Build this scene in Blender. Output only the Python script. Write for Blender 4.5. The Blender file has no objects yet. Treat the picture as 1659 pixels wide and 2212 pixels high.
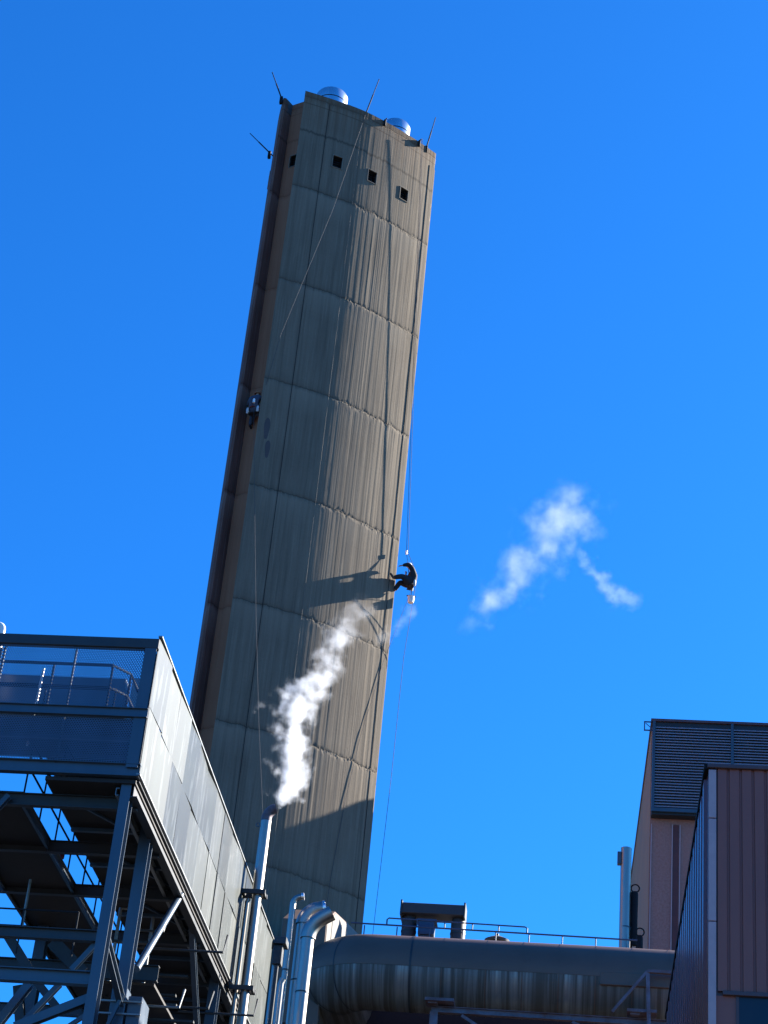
import bpy, bmesh, math, random
from mathutils import Vector, Matrix
random.seed(7)
sc = bpy.context.scene
C = sc.collection
RAD = math.radians

# ------------------------------------------------------------------ camera
# image coordinates in the measuring sketch are 1659 x 2212; focal length 4395 of those pixels
F, W0, H0 = 4395.0, 1659.0, 2212.0
_z = Vector((720.0, 7106.0, -F)).normalized()
_y = Vector((440.0, -2764.0, -F)); _y = (_y - _z * _y.dot(_z)).normalized()
_x = _y.cross(_z)
RM = Matrix((_x, _y, _z))                      # camera axes -> world axes
CAM = Vector((0, 0, 1.6))
cd = bpy.data.cameras.new('camera'); cam = bpy.data.objects.new('camera', cd); C.objects.link(cam)
cam.matrix_world = Matrix.Translation(CAM) @ RM.to_4x4()
cd.sensor_fit = 'VERTICAL'; cd.sensor_height = 36.0; cd.lens = 36.0 * F / H0
cd.clip_start = 0.1; cd.clip_end = 6000
sc.camera = cam

# ------------------------------------------------------------------ light
SUN_AZ, SUN_EL = 35.0, 30.0                     # azimuth measured from +X towards +Y
world = bpy.data.worlds.new('World'); sc.world = world; world.use_nodes = True
nt = world.node_tree; nt.nodes.clear()
sky = nt.nodes.new('ShaderNodeTexSky'); sky.sky_type = 'NISHITA'; sky.sun_disc = False
sky.sun_elevation = RAD(SUN_EL); sky.sun_rotation = RAD(90 - SUN_AZ)
sky.altitude = 300; sky.air_density = 1.0; sky.dust_density = 0.9; sky.ozone_density = 5.0
hs = nt.nodes.new('ShaderNodeHueSaturation'); hs.inputs['Hue'].default_value = 0.5
hs.inputs['Saturation'].default_value = 1.15; hs.inputs['Value'].default_value = 1.0
bg = nt.nodes.new('ShaderNodeBackground'); bg.inputs['Strength'].default_value = 0.05
wo = nt.nodes.new('ShaderNodeOutputWorld')
nt.links.new(sky.outputs[0], hs.inputs['Color']); tint = nt.nodes.new('ShaderNodeMix'); tint.data_type = 'RGBA'; tint.blend_type = 'MULTIPLY'; tint.inputs[0].default_value = 1.0
tint.inputs[7].default_value = (0.18, 0.74, 1.20, 1)     # white balance for the low sun: the sky reads bluer
nt.links.new(hs.outputs[0], tint.inputs[6]); nt.links.new(tint.outputs[2], bg.inputs[0]); nt.links.new(bg.outputs[0], wo.inputs[0])
sd = bpy.data.lights.new('sun', 'SUN'); sd.energy = 5.0; sd.angle = RAD(0.5); sd.color = (1.0, 0.93, 0.82)
sun = bpy.data.objects.new('sun', sd); C.objects.link(sun)
SDIR = Vector((math.cos(RAD(SUN_EL)) * math.cos(RAD(SUN_AZ)), math.cos(RAD(SUN_EL)) * math.sin(RAD(SUN_AZ)), math.sin(RAD(SUN_EL))))
sun.rotation_euler = SDIR.to_track_quat('Z', 'Y').to_euler(); sun.location = (40, 30, 90)
sc.view_settings.view_transform = 'Standard'; sc.view_settings.look = 'None'
sc.view_settings.exposure = 2.25; sc.view_settings.gamma = 1.0
sc.cycles.volume_step_rate = 0.25; sc.cycles.volume_max_steps = 256; sc.cycles.volume_bounces = 3
sc.cycles.max_bounces = 8; sc.cycles.transparent_max_bounces = 24

# ------------------------------------------------------------------ helpers
def _ray(x, y):
    return RM @ Vector((x - W0 / 2, -(y - H0 / 2), -F))
def aty(x, y, Y):
    r = _ray(x, y); return CAM + r * (Y / r.y)
def atx(x, y, X):
    r = _ray(x, y); return CAM + r * (X / r.x)
def atz(x, y, Z):
    r = _ray(x, y); return CAM + r * ((Z - CAM.z) / r.z)

class MB:
    def __init__(s): s.v = []; s.f = []; s.mi = []; s.uv = {}
    def add(s, vs, fs, mi=0):
        o = len(s.v); s.v += [tuple(v) for v in vs]
        for f in fs: s.f.append([i + o for i in f]); s.mi.append(mi)
        return s
    def box(s, a, b, mi=0):
        x0, y0, z0 = a; x1, y1, z1 = b
        return s.add([(x0,y0,z0),(x1,y0,z0),(x1,y1,z0),(x0,y1,z0),(x0,y0,z1),(x1,y0,z1),(x1,y1,z1),(x0,y1,z1)],
              [(3,2,1,0),(4,5,6,7),(0,1,5,4),(1,2,6,5),(2,3,7,6),(3,0,4,7)], mi)
    def bar(s, p, q, w, h, up=(0,0,1), mi=0, off=(0,0)):
        p = Vector(p); q = Vector(q); d = (q - p).normalized(); up = Vector(up)
        if abs(d.dot(up)) > 0.98: up = Vector((0,1,0)) if abs(d.y) < 0.9 else Vector((1,0,0))
        r = d.cross(up).normalized(); u = r.cross(d).normalized()
        o = r * off[0] + u * off[1]
        vs = [e + o + r * (sx * w / 2) + u * (sy * h / 2) for e in (p, q) for sx, sy in ((-1,-1),(1,-1),(1,1),(-1,1))]
        return s.add(vs, [(0,1,2,3)[::-1],(4,5,6,7),(0,1,5,4),(1,2,6,5),(2,3,7,6),(3,0,4,7)], mi)
    def hbeam(s, p, q, w, h, t=0.014, up=(0,0,1), mi=0):
        s.bar(p, q, w, t, up, mi, (0, h/2 - t/2)); s.bar(p, q, w, t, up, mi, (0, -h/2 + t/2))
        return s.bar(p, q, t, h - 2*t, up, mi)
    def channel(s, p, q, w, h, t=0.012, up=(0,0,1), mi=0):
        s.bar(p, q, w, t, up, mi, (0, h/2 - t/2)); s.bar(p, q, w, t, up, mi, (0, -h/2 + t/2))
        return s.bar(p, q, t, h - 2*t, up, mi, (-w/2 + t/2, 0))
    def tube(s, pts, r, n=12, caps=True, mi=0):
        pts = [Vector(p) for p in pts]; rs = r if isinstance(r, (list, tuple)) else [r] * len(pts)
        rings = []; prev = None
        for i, p in enumerate(pts):
            a = pts[max(i-1,0)]; b = pts[min(i+1,len(pts)-1)]; d = (b - a).normalized()
            if prev is None:
                u = Vector((0,0,1)) if abs(d.z) < 0.9 else Vector((1,0,0))
                u = (u - d * u.dot(d)).normalized()
            else:
                u = (prev - d * prev.dot(d)).normalized()
            prev = u; w = d.cross(u)
            k = 1.0
            if 0 < i < len(pts)-1:
                c = (pts[i]-a).normalized().dot((b-pts[i]).normalized()); k = 1 / max(0.5, math.sqrt(max(0.0, (1 + c) / 2)))
            rings.append([p + (u * math.cos(2*math.pi*j/n) + w * math.sin(2*math.pi*j/n)) * rs[i] for j in range(n)])
        vs = [v for ring in rings for v in ring]; fs = []
        for i in range(len(pts)-1):
            for j in range(n):
                fs.append((i*n+j, i*n+(j+1)%n, (i+1)*n+(j+1)%n, (i+1)*n+j))
        if caps: fs.append(tuple(range(n))[::-1]); fs.append(tuple((len(pts)-1)*n + j for j in range(n)))
        return s.add(vs, fs, mi)
    def prism(s, poly, a, b, axis='z', mi=0):
        def P(u, v, w): return (u, v, w) if axis == 'z' else ((w, u, v) if axis == 'x' else (u, w, v))
        n = len(poly)
        vs = [P(u, v, a) for u, v in poly] + [P(u, v, b) for u, v in poly]
        fs = [tuple(range(n))[::-1], tuple(range(n, 2*n))] + [(i, (i+1)%n, n+(i+1)%n, n+i) for i in range(n)]
        return s.add(vs, fs, mi)
    def build(s, name, mats, parent=None, smooth=False, bevel=0):
        me = bpy.data.meshes.new(name); me.from_pydata(s.v, [], s.f)
        if not isinstance(mats, (list, tuple)): mats = [mats]
        for m in mats: me.materials.append(m)
        me.polygons.foreach_set('material_index', s.mi)
        bm = bmesh.new(); bm.from_mesh(me); bmesh.ops.recalc_face_normals(bm, faces=bm.faces); bm.to_mesh(me); bm.free()
        if smooth: me.shade_smooth(); me.set_sharp_from_angle(angle=RAD(40))
        o = bpy.data.objects.new(name, me); C.objects.link(o)
        if parent is not None: o.parent = parent
        if bevel:
            m = o.modifiers.new('bevel', 'BEVEL'); m.width = bevel; m.segments = 1; m.limit_method = 'ANGLE'
        return o

def thing(name, label, cat, loc=(0,0,0), group=None):
    o = bpy.data.objects.new(name, None); C.objects.link(o); o.location = loc
    o['label'] = label; o['category'] = cat
    if group: o['group'] = group
    return o
def tag(o, label, cat, group=None, kind=None):
    o['label'] = label; o['category'] = cat
    if group: o['group'] = group
    if kind: o['kind'] = kind
    return o
def settle(root):
    """parts were built in world coordinates: keep them where they are under a root that stands at its base"""
    bpy.context.view_layer.update()
    inv = Matrix.Translation(root.location).inverted()
    for ch in root.children: ch.matrix_parent_inverse = inv

# ------------------------------------------------------------------ materials
class N:
    def __init__(s, name):
        s.m = bpy.data.materials.new(name); s.m.use_nodes = True; s.t = s.m.node_tree; s.t.nodes.clear()
        s.out = s.t.nodes.new('ShaderNodeOutputMaterial')
    def n(s, typ, ins=None, **kw):
        d = s.t.nodes.new('ShaderNode' + typ)
        for k, v in kw.items(): setattr(d, k, v)
        for k, v in (ins or {}).items():
            if hasattr(v, 'is_output'): s.t.links.new(v, d.inputs[k])
            else: d.inputs[k].default_value = v
        return d
    def math(s, op, a, b=0.0, c=None, clamp=False):
        ins = {0: a, 1: b}
        if c is not None: ins[2] = c
        return s.n('Math', ins, operation=op, use_clamp=clamp).outputs[0]
    def mix(s, f, a, b, blend='MIX'):
        d = s.n('Mix', data_type='RGBA', blend_type=blend)
        for k, v in ((0, f), (6, a), (7, b)):
            if hasattr(v, 'is_output'): s.t.links.new(v, d.inputs[k])
            else: d.inputs[k].default_value = v if k == 0 else (tuple(v) + (1,))[:4]
        return d.outputs[2]
    def ramp(s, f, stops):
        d = s.n('ValToRGB', {0: f}); e = d.color_ramp.elements
        while len(e) < len(stops): e.new(0.5)
        for el, (p, c) in zip(e, stops):
            el.position = p; el.color = (c, c, c, 1) if isinstance(c, (int, float)) else tuple(c) + (1,)
        return d.outputs[0]
    def noise(s, vec, scale, detail=4, rough=0.55, dist=0):
        return s.n('TexNoise', {'Vector': vec, 'Scale': scale, 'Detail': detail, 'Roughness': rough, 'Distortion': dist}).outputs[0]
    def map(s, vec, scale=(1,1,1), loc=(0,0,0)):
        return s.n('Mapping', {'Vector': vec, 'Scale': scale, 'Location': loc}).outputs[0]
    def pbr(s, col, rough=0.6, metal=0.0, normal=None, spec=0.5):
        b = s.n('BsdfPrincipled')
        for k, v in (('Base Color', col), ('Roughness', rough), ('Metallic', metal), ('Specular IOR Level', spec)):
            if hasattr(v, 'is_output'): s.t.links.new(v, b.inputs[k])
            else: b.inputs[k].default_value = (tuple(v) + (1,))[:4] if k == 'Base Color' else v
        if normal is not None: s.t.links.new(normal, b.inputs['Normal'])
        return b
    def bump(s, h, strength=0.4, dist=0.02):
        return s.n('Bump', {'Height': h, 'Strength': strength, 'Distance': dist}).outputs[0]
    def end(s, sh):
        s.t.links.new(sh.outputs[0], s.out.inputs[0]); return s.m

def mat_plain(name, col, rough=0.55, metal=0.0, var=0.25, scale=3.0, stretch=(1,1,1), bump=0.0, spec=0.5, col2=None):
    k = N(name); co = k.n('TexCoord').outputs['Object']
    a = k.noise(k.map(co, stretch), scale, 6, 0.6)
    c2 = col2 or tuple(c * (1 - var) for c in col)
    c = k.mix(k.ramp(a, [(0.35, 0), (0.65, 1)]), c2, col)
    b = k.noise(co, scale * 9, 4, 0.6)
    c = k.mix(k.math('MULTIPLY', k.ramp(b, [(0.45, 0), (0.75, 1)]), var), c, tuple(x * 0.6 for x in col))
    r = k.math('ADD', k.math('MULTIPLY', a, 0.25), rough - 0.12)
    nm = k.bump(b, bump, 0.01) if bump else None
    return k.end(k.pbr(c, r, metal, nm, spec))

def mat_concrete(name, base, dark, light, brown=0.0, ribs=1.0):
    """board-marked concrete; uses a UV map in metres (u along the wall, v height)"""
    k = N(name); uv = k.n('UVMap', uv_map='UVMap').outputs[0]
    sep = k.n('SeparateXYZ', {0: uv}); u, v = sep.outputs[0], sep.outputs[1]
    big = k.noise(k.map(uv, (0.5, 0.25, 1)), 1.0, 5, 0.6)
    fine = k.noise(uv, 9.0, 6, 0.65)
    streak = k.noise(k.map(uv, (5.0, 0.10, 1)), 1.0, 5, 0.65)
    streak2 = k.noise(k.map(uv, (14.0, 0.35, 1), (3.1, 7.7, 0)), 1.0, 3, 0.6)
    col = k.mix(k.ramp(big, [(0.3, 0), (0.7, 1)]), dark, base)
    col = k.mix(k.ramp(streak, [(0.36, 0.5), (0.53, 0)]), col, tuple(c * 0.62 for c in dark))
    col = k.mix(k.math('MULTIPLY', k.ramp(streak2, [(0.5, 0), (0.7, 1)]), 0.4), col, light)
    col = k.mix(k.math('MULTIPLY', k.ramp(fine, [(0.5, 0), (0.8, 1)]), 0.35), col, tuple(c * 0.6 for c in dark))
    # pour joints every 5.56 m, ragged
    jag = k.noise(k.map(uv, (3.2, 0.15, 1)), 1.0, 8, 0.78)
    jag2 = k.noise(k.map(uv, (0.35, 0.02, 1), (5, 1, 0)), 1.0, 3, 0.6)
    vj = k.math('ADD', v, k.math('MULTIPLY', k.math('SUBTRACT', jag, 0.5), 0.75))
    fr = k.math('FRACT', k.math('DIVIDE', k.math('SUBTRACT', vj, 2.94), 5.56))
    frc = k.math('FRACT', k.math('DIVIDE', k.math('SUBTRACT', k.math('ADD', v, k.math('MULTIPLY', k.math('SUBTRACT', jag, 0.5), 0.42)), 2.94), 5.56))
    # pale laitance band just under each joint (fr near 1), fading downwards, patchy
    band = k.math('MULTIPLY', k.ramp(fr, [(0.72, 0), (0.93, 0.9), (0.965, 1.0), (0.985, 0)]), k.ramp(jag2, [(0.42, 0.1), (0.6, 1)]))
    col = k.mix(k.math('MULTIPLY', band, 0.45), col, light)
    over = k.ramp(frc, [(0.0, 1), (0.035, 0.3), (0.10, 0)])
    col = k.mix(k.math('MULTIPLY', over, 0.55), col, tuple(c * 0.55 for c in dark))
    line = k.math('MAXIMUM', k.ramp(frc, [(0.0, 1), (0.010, 0)]), k.ramp(frc, [(0.992, 0), (1.0, 1)]))
    col = k.mix(k.math('MULTIPLY', k.math('MULTIPLY', line, k.ramp(jag2, [(0.35, 0.35), (0.6, 1)])), 0.7), col, tuple(c * 0.3 for c in dark))
    # intermediate lift joints, faint
    fr2 = k.math('FRACT', k.math('DIVIDE', k.math('SUBTRACT', v, 2.94), 1.39))
    l2 = k.ramp(fr2, [(0.0, 1), (0.02, 0)])
    col = k.mix(k.math('MULTIPLY', l2, 0.14), col, tuple(c * 0.4 for c in dark))
    # parapet joint at 69.25 m and the ragged joint at 67.6 m
    for z0, wd, amp in ((69.27, 0.05, 0.05), (67.55, 0.12, 0.7)):
        dz = k.math('ABSOLUTE', k.math('SUBTRACT', k.math('ADD', v, k.math('MULTIPLY', k.math('SUBTRACT', jag, 0.5), amp)), z0))
        col = k.mix(k.math('MULTIPLY', k.ramp(dz, [(0.0, 1), (wd, 0)]), 0.75), col, tuple(c * 0.35 for c in dark))
    # soot near the top
    soot = k.math('MULTIPLY', k.ramp(k.math('DIVIDE', v, 70.0), [(0.965, 0), (1.0, 1)]), k.ramp(streak, [(0.4, 1), (0.62, 0.2)]))
    col = k.mix(k.math('MULTIPLY', soot, 0.8), col, (0.12, 0.07, 0.04))
    if brown:
        col = k.mix(brown, col, (0.36, 0.14, 0.075))
    w = k.noise(k.map(uv, (6.0, 0.035, 1), (0.3, 0, 0)), 1.0, 6, 0.72)
    h = k.math('ADD', k.math('MULTIPLY', w, 1.0 * ribs), k.math('MULTIPLY', fine, 0.12))
    h = k.math('SUBTRACT', h, k.math('MULTIPLY', line, 0.9))
    h = k.math('ADD', h, k.math('MULTIPLY', band, 0.25))
    nm = k.bump(h, 0.5, 0.02)
    return k.end(k.pbr(col, 0.9, 0, nm, 0.2))

def mat_perf(name, col, axis, pitch, frac, rough=0.45, metal=0.6):
    """perforated sheet: staggered round holes in object space"""
    k = N(name); co = k.n('TexCoord').outputs['Object']; sp = k.n('SeparateXYZ', {0: co})
    a, b = (sp.outputs[0], sp.outputs[2]) if axis == 'y' else (sp.outputs[1], sp.outputs[2])
    ds = []
    for off in (0.0, 0.5):
        fa = k.math('SUBTRACT', k.math('FRACT', k.math('ADD', k.math('DIVIDE', a, pitch), off)), 0.5)
        fb = k.math('SUBTRACT', k.math('FRACT', k.math('ADD', k.math('DIVIDE', b, pitch * 1.5), off)), 0.5)
        ds.append(k.math('SQRT', k.math('ADD', k.math('MULTIPLY', fa, fa), k.math('MULTIPLY', k.math('MULTIPLY', fb, fb), 2.25))))
    hole = k.math('LESS_THAN', k.math('MINIMUM', ds[0], ds[1]), frac)
    v = k.noise(k.map(co, (1, 0.6, 0.5)), 1.3, 5, 0.6)
    c = k.mix(k.ramp(v, [(0.35, 0), (0.65, 1)]), tuple(x * 0.8 for x in col), col)
    b1 = k.pbr(c, rough, metal); tr = k.n('BsdfTransparent')
    mx = k.n('MixShader', {0: hole, 1: b1.outputs[0], 2: tr.outputs[0]})
    return k.end(mx)

M = {}
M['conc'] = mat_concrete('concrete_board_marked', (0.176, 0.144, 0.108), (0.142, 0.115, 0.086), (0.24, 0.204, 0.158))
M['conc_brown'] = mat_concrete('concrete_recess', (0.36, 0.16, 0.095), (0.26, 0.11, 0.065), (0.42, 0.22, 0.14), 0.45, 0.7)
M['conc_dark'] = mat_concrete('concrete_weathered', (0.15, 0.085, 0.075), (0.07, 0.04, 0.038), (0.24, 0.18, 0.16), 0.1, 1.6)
M['conc_plain'] = mat_plain('concrete_rib', (0.19, 0.165, 0.132), 0.9, 0, .2)
M['patch'] = mat_plain('repair_mortar', (0.085, 0.07, 0.07), 0.95, 0, .2)
M['roof'] = mat_plain('roof_felt', (0.08, 0.08, 0.08), 0.9)
M['dark'] = mat_plain('dark_void', (0.02, 0.02, 0.022), 0.8)
M['frame'] = mat_plain('pale_render', (0.22, 0.19, 0.15), 0.85)
M['louvre'] = mat_plain('dark_louvre', (0.035, 0.035, 0.04), 0.5, 0.3)
M['stainless'] = mat_plain('stainless', (0.78, 0.78, 0.80), 0.27, 1.0, 0.10, 2.0, (1, 1, 0.3))
M['pipe'] = mat_plain('pipe_cladding', (0.36, 0.335, 0.31), 0.42, 1.0, 0.15, 1.6, (2, 2, 0.3))
M['rod'] = mat_plain('rod_metal', (0.012, 0.013, 0.017), 0.8, 0.0, spec=0.2)
M['steel'] = mat_plain('painted_steel', (0.035, 0.062, 0.098), 0.38, 0.0, 0.22, 2.5, (1, 1, 0.4), spec=0.7)
M['steel_dark'] = mat_plain('painted_steel_dark', (0.028, 0.032, 0.038), 0.5, 0.0, 0.3, 2.5)
M['steel_pale'] = mat_plain('galvanised_steel', (0.25, 0.26, 0.26), 0.4, 0.5, 0.2, 2.5)
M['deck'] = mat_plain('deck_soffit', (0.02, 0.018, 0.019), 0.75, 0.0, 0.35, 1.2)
M['rope'] = mat_plain('rope_dark', (0.05, 0.05, 0.07), 0.9)
M['rope_grey'] = mat_plain('rope_grey', (0.07, 0.07, 0.08), 0.9)
M['rope_pale'] = mat_plain('rope_pale', (0.45, 0.45, 0.45), 0.9)
M['ground'] = mat_plain('yard_asphalt', (0.05, 0.05, 0.048), 0.95, 0, 0.35, 0.35)
M['perf_front'] = mat_perf('perforated_sheet_front', (0.10, 0.13, 0.18), 'y', 0.052, 0.29)
M['rust'] = mat_plain('rusty_steel', (0.16, 0.15, 0.19), 0.65, 0.2, 0.5, 2.2, col2=(0.11, 0.055, 0.05))
M['rail'] = mat_plain('rail_paint', (0.03, 0.06, 0.13), 0.5)
M['rail_dark'] = mat_plain('rail_dark_paint', (0.02, 0.025, 0.035), 0.8, 0, .2, spec=.15)
M['trim'] = mat_plain('mauve_trim', (0.48, 0.33, 0.34), 0.45, 0, 0.12)
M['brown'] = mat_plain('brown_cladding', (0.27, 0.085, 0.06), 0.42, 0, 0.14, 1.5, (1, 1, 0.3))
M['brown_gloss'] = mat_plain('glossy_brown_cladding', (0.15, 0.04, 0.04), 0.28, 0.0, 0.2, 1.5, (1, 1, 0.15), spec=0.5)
M['brown_edge'] = mat_plain('brown_flashing', (0.10, 0.05, 0.05), 0.4)
M['red_strip'] = mat_plain('red_brown_strip', (0.13, 0.035, 0.03), 0.6, 0, 0.3)
M['side_brown'] = mat_plain('side_wall_panel', (0.40, 0.19, 0.085), 0.8, 0, 0.2, 0.6)
M['louvre_blue'] = mat_plain('louvre_slat', (0.22, 0.22, 0.27), 0.45, 0.2, 0.12, 1.0)
M['glass'] = mat_plain('tinted_glass', (0.012, 0.02, 0.035), 0.3, 0.0, 0.1, 1.0, spec=0.4)
M['red'] = mat_plain('red_paint', (0.25, 0.02, 0.02), 0.5)
M['skin'] = mat_plain('skin', (0.45, 0.26, 0.19), 0.6, 0, 0.1)
M['overall_black'] = mat_plain('black_workwear', (0.018, 0.018, 0.025), 0.85)
M['overall_navy'] = mat_plain('navy_workwear', (0.05, 0.055, 0.085), 0.85)
M['webbing'] = mat_plain('harness_webbing', (0.16, 0.03, 0.03), 0.8)
M['hood'] = mat_plain('hood_paint', (0.05, 0.04, 0.04), 0.6, 0, .2)
M['orange'] = mat_plain('orange_helmet', (0.50, 0.17, 0.06), 0.5)
M['bag'] = mat_plain('bright_bag_cloth', (0.55, 0.55, 0.58), 0.7)
M['white'] = mat_plain('white_plastic', (0.8, 0.8, 0.8), 0.4, 0, 0.05)
M['boot'] = mat_plain('brown_boot', (0.12, 0.05, 0.03), 0.7)
M['pale_wall'] = mat_plain('pale_wall', (0.5, 0.5, 0.47), 0.8, 0, 0.15, 0.7)

def mat_pebble():
    k = N('pebble_panel'); co = k.n('TexCoord').outputs['Object']
    a = k.noise(co, 10.0, 5, 0.75); b = k.noise(k.map(co, (1, 1, 0.3)), 0.7, 4, 0.6)
    c = k.mix(k.ramp(a, [(0.3, 0), (0.7, 1)]), (0.27, 0.135, 0.115), (0.42, 0.235, 0.205))
    c = k.mix(k.math('MULTIPLY', k.ramp(b, [(0.3, 0), (0.7, 1)]), 0.35), c, (0.28, 0.145, 0.125))
    return k.end(k.pbr(c, 0.9, 0, k.bump(a, 0.5, 0.03), 0.2))
M['pebble'] = mat_pebble()

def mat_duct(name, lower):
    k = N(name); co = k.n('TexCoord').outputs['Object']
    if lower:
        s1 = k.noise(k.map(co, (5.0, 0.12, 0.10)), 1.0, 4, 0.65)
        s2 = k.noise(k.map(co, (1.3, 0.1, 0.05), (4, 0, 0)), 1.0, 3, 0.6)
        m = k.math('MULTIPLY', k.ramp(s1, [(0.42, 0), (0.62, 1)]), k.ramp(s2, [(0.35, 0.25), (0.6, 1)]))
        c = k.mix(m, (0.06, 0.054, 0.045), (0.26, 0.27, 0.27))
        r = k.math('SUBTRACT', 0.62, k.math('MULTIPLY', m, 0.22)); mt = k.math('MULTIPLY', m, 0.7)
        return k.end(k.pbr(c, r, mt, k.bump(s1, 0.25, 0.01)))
    a = k.noise(k.map(co, (0.5, 1, 1)), 1.5, 5, 0.6)
    c = k.mix(a, (0.10, 0.065, 0.05), (0.155, 0.10, 0.078))
    return k.end(k.pbr(c, 0.5, 0.25, None, 0.4))
M['duct_low'] = mat_duct('duct_lower_cladding', True); M['duct_up'] = mat_duct('duct_upper_cladding', False)

def mat_panel():
    k = N('side_cladding_panel'); co = k.n('TexCoord').outputs['Object']
    a = k.noise(k.map(co, (1, 1.2, 0.5)), 0.8, 4, 0.6); b = k.noise(k.map(co, (1, 4.0, 0.35), (2, 5, 1)), 1.0, 5, 0.7)
    r = k.n('ObjectInfo').outputs['Random']
    c = k.mix(k.ramp(a, [(0.3, 0), (0.7, 1)]), (0.024, 0.030, 0.026), (0.036, 0.043, 0.037))
    c = k.mix(k.math('MULTIPLY', k.ramp(b, [(0.42, 0), (0.62, 1)]), 0.5), c, (0.03, 0.03, 0.028))
    c = k.mix(k.math('MULTIPLY', k.ramp(k.noise(k.map(co, (1, 6.0, 0.9), (9, 1, 4)), 1.0, 2, .5), [(0.58, 0), (0.62, 1)]), 0.45), c, (0.11, 0.12, 0.12))  # pale streaks paint reflections and moire highlights onto the sheets
    c = k.mix(k.math('MULTIPLY', r, 0.22), c, (0.04, 0.046, 0.046))
    return k.end(k.pbr(c, k.math('ADD', 0.32, k.math('MULTIPLY', r, 0.15)), 0.35, k.bump(b, 0.15, 0.01), 0.5))
M['panel'] = mat_panel()

# ------------------------------------------------------------------ ground
g = MB(); g.add([(-900, -400, 0), (900, -400, 0), (900, 1500, 0), (-900, 1500, 0)], [(0, 1, 2, 3)])
go = g.build('ground', M['ground']); go['kind'] = 'structure'

# ------------------------------------------------------------------ chimney tower
A0 = Vector((-15.84, 71.77)); LCH, RAC, GAP, DREC, ZT = 7.487, 17.0, 1.24, 0.62, 70.0
def dirv(a): return Vector((math.cos(RAD(a)), math.sin(RAD(a))))
path = []            # (point2d, material, segment tag)
corner = []
p = A0.copy(); a = 36.1
for k in range(3):
    q = p + dirv(a) * LCH; n_out = Vector((dirv(a).y, -dirv(a).x))
    cc = (p + q) / 2 - n_out * math.sqrt(RAC**2 - LCH**2 / 4)
    a0 = math.atan2(p.y - cc.y, p.x - cc.x); a1 = math.atan2(q.y - cc.y, q.x - cc.x)
    if a1 < a0: a1 += 2 * math.pi
    corner.append((p.copy(), q.copy(), cc, a0, a1, n_out))
    p = q + dirv(a + 60) * GAP; a += 120
CEN = sum((c[0] + c[1] for c in corner), Vector((0, 0))) / 6
def _profile(n=60):
    """plan of one face: two slightly curved fields that meet in a tighter bend just left of the middle"""
    P_ = [Vector((0, 0))]
    for i in range(n):
        t = (i + .5) / n; q_ = min(1, max(0, (t - .25) / .32)); q_ = q_ * q_ * (3 - 2 * q_)
        h = 25.0 + 4.0 * min(t / .25, 1) + 12.5 * q_ + 9.5 * max(0, (t - .57) / .43)
        P_.append(P_[-1] + dirv(h) * LCH / n)
    e = P_[-1]; sc_ = LCH / e.length; an = RAD(36.1) - math.atan2(e.y, e.x); c_, s_ = math.cos(an) * sc_, math.sin(an) * sc_
    return [Vector((p_.x * c_ - p_.y * s_, p_.x * s_ + p_.y * c_)) for p_ in P_]
PROF = _profile()
def face_pt(k, t, off=0.0, want_n=False):
    """point on face k at fraction t of its width (t grows anticlockwise), pushed out by off"""
    x_ = min(max(t, 0), 1) * 60; i = min(int(x_), 59); p_ = PROF[i].lerp(PROF[i + 1], x_ - i)
    a_, b_ = PROF[max(i - 1, 0)], PROF[min(i + 2, 60)]; d_ = (b_ - a_).normalized(); n_ = Vector((d_.y, -d_.x))
    r_ = RAD(120 * k); c_, s_ = math.cos(r_), math.sin(r_); rot = lambda v: Vector((v.x * c_ - v.y * s_, v.x * s_ + v.y * c_))
    n_ = rot(n_); q_ = corner[k][0] + rot(p_) + n_ * off
    return (q_, n_) if want_n else q_

tower = thing('concrete_chimney', 'tall grey concrete chimney tower with three curved faces and small square openings near the top', 'chimney', (CEN.x, CEN.y, 0))
from mathutils import noise as mnoise
def relief(u, z):
    """depth in metres of the board marks on the front face: vertical ribs that change a little at every lift"""
    jg = mnoise.noise(Vector((u * 2.6, .5, math.floor(z / 5)))) * .16 + mnoise.noise(Vector((u * 9.0, 3.5, math.floor(z / 5)))) * .09
    q_ = (z + jg - 2.94) / 5.56; lift = math.floor(q_); o = lift * .37
    a_ = mnoise.noise(Vector((u * 2.2, z * .03, 1.7 + o))) * .0050
    b__ = mnoise.noise(Vector((u * 6.5, z * .05, 5.1 + o * 2))) * .0062
    c__ = mnoise.noise(Vector((u * 15.0, z * .10, 9.3 + o * 3))) * .0042
    k_ = .55 + .8 * abs(mnoise.noise(Vector((u * .6, z * .12, 20))))
    g_ = mnoise.noise(Vector((u * 1.5, z * 1.2, 30))) * .003 + mnoise.noise(Vector((u * 6, z * 4, 33))) * .0016
    f_ = q_ - lift; e_ = -.010 if (f_ < .012 or f_ > .992) else (.003 if f_ > .93 else 0)
    return (a_ + b__ + c__) * k_ + g_ + e_
wm = MB(); uvs = []
WZ = (65.88, 66.58)
rows = [0, 12, 24, 36, 48, 60, WZ[0], WZ[1], 69.2, ZT]
def quad(p, q, z0, z1, u0, u1, mi):
    wm.add([(p.x, p.y, z0), (q.x, q.y, z0), (q.x, q.y, z1), (p.x, p.y, z1)], [(0, 1, 2, 3)], mi)
    uvs.extend([(u0, z0), (u1, z0), (u1, z1), (u0, z1)])
ucur = 0.0; rim = []; openings = []
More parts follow.
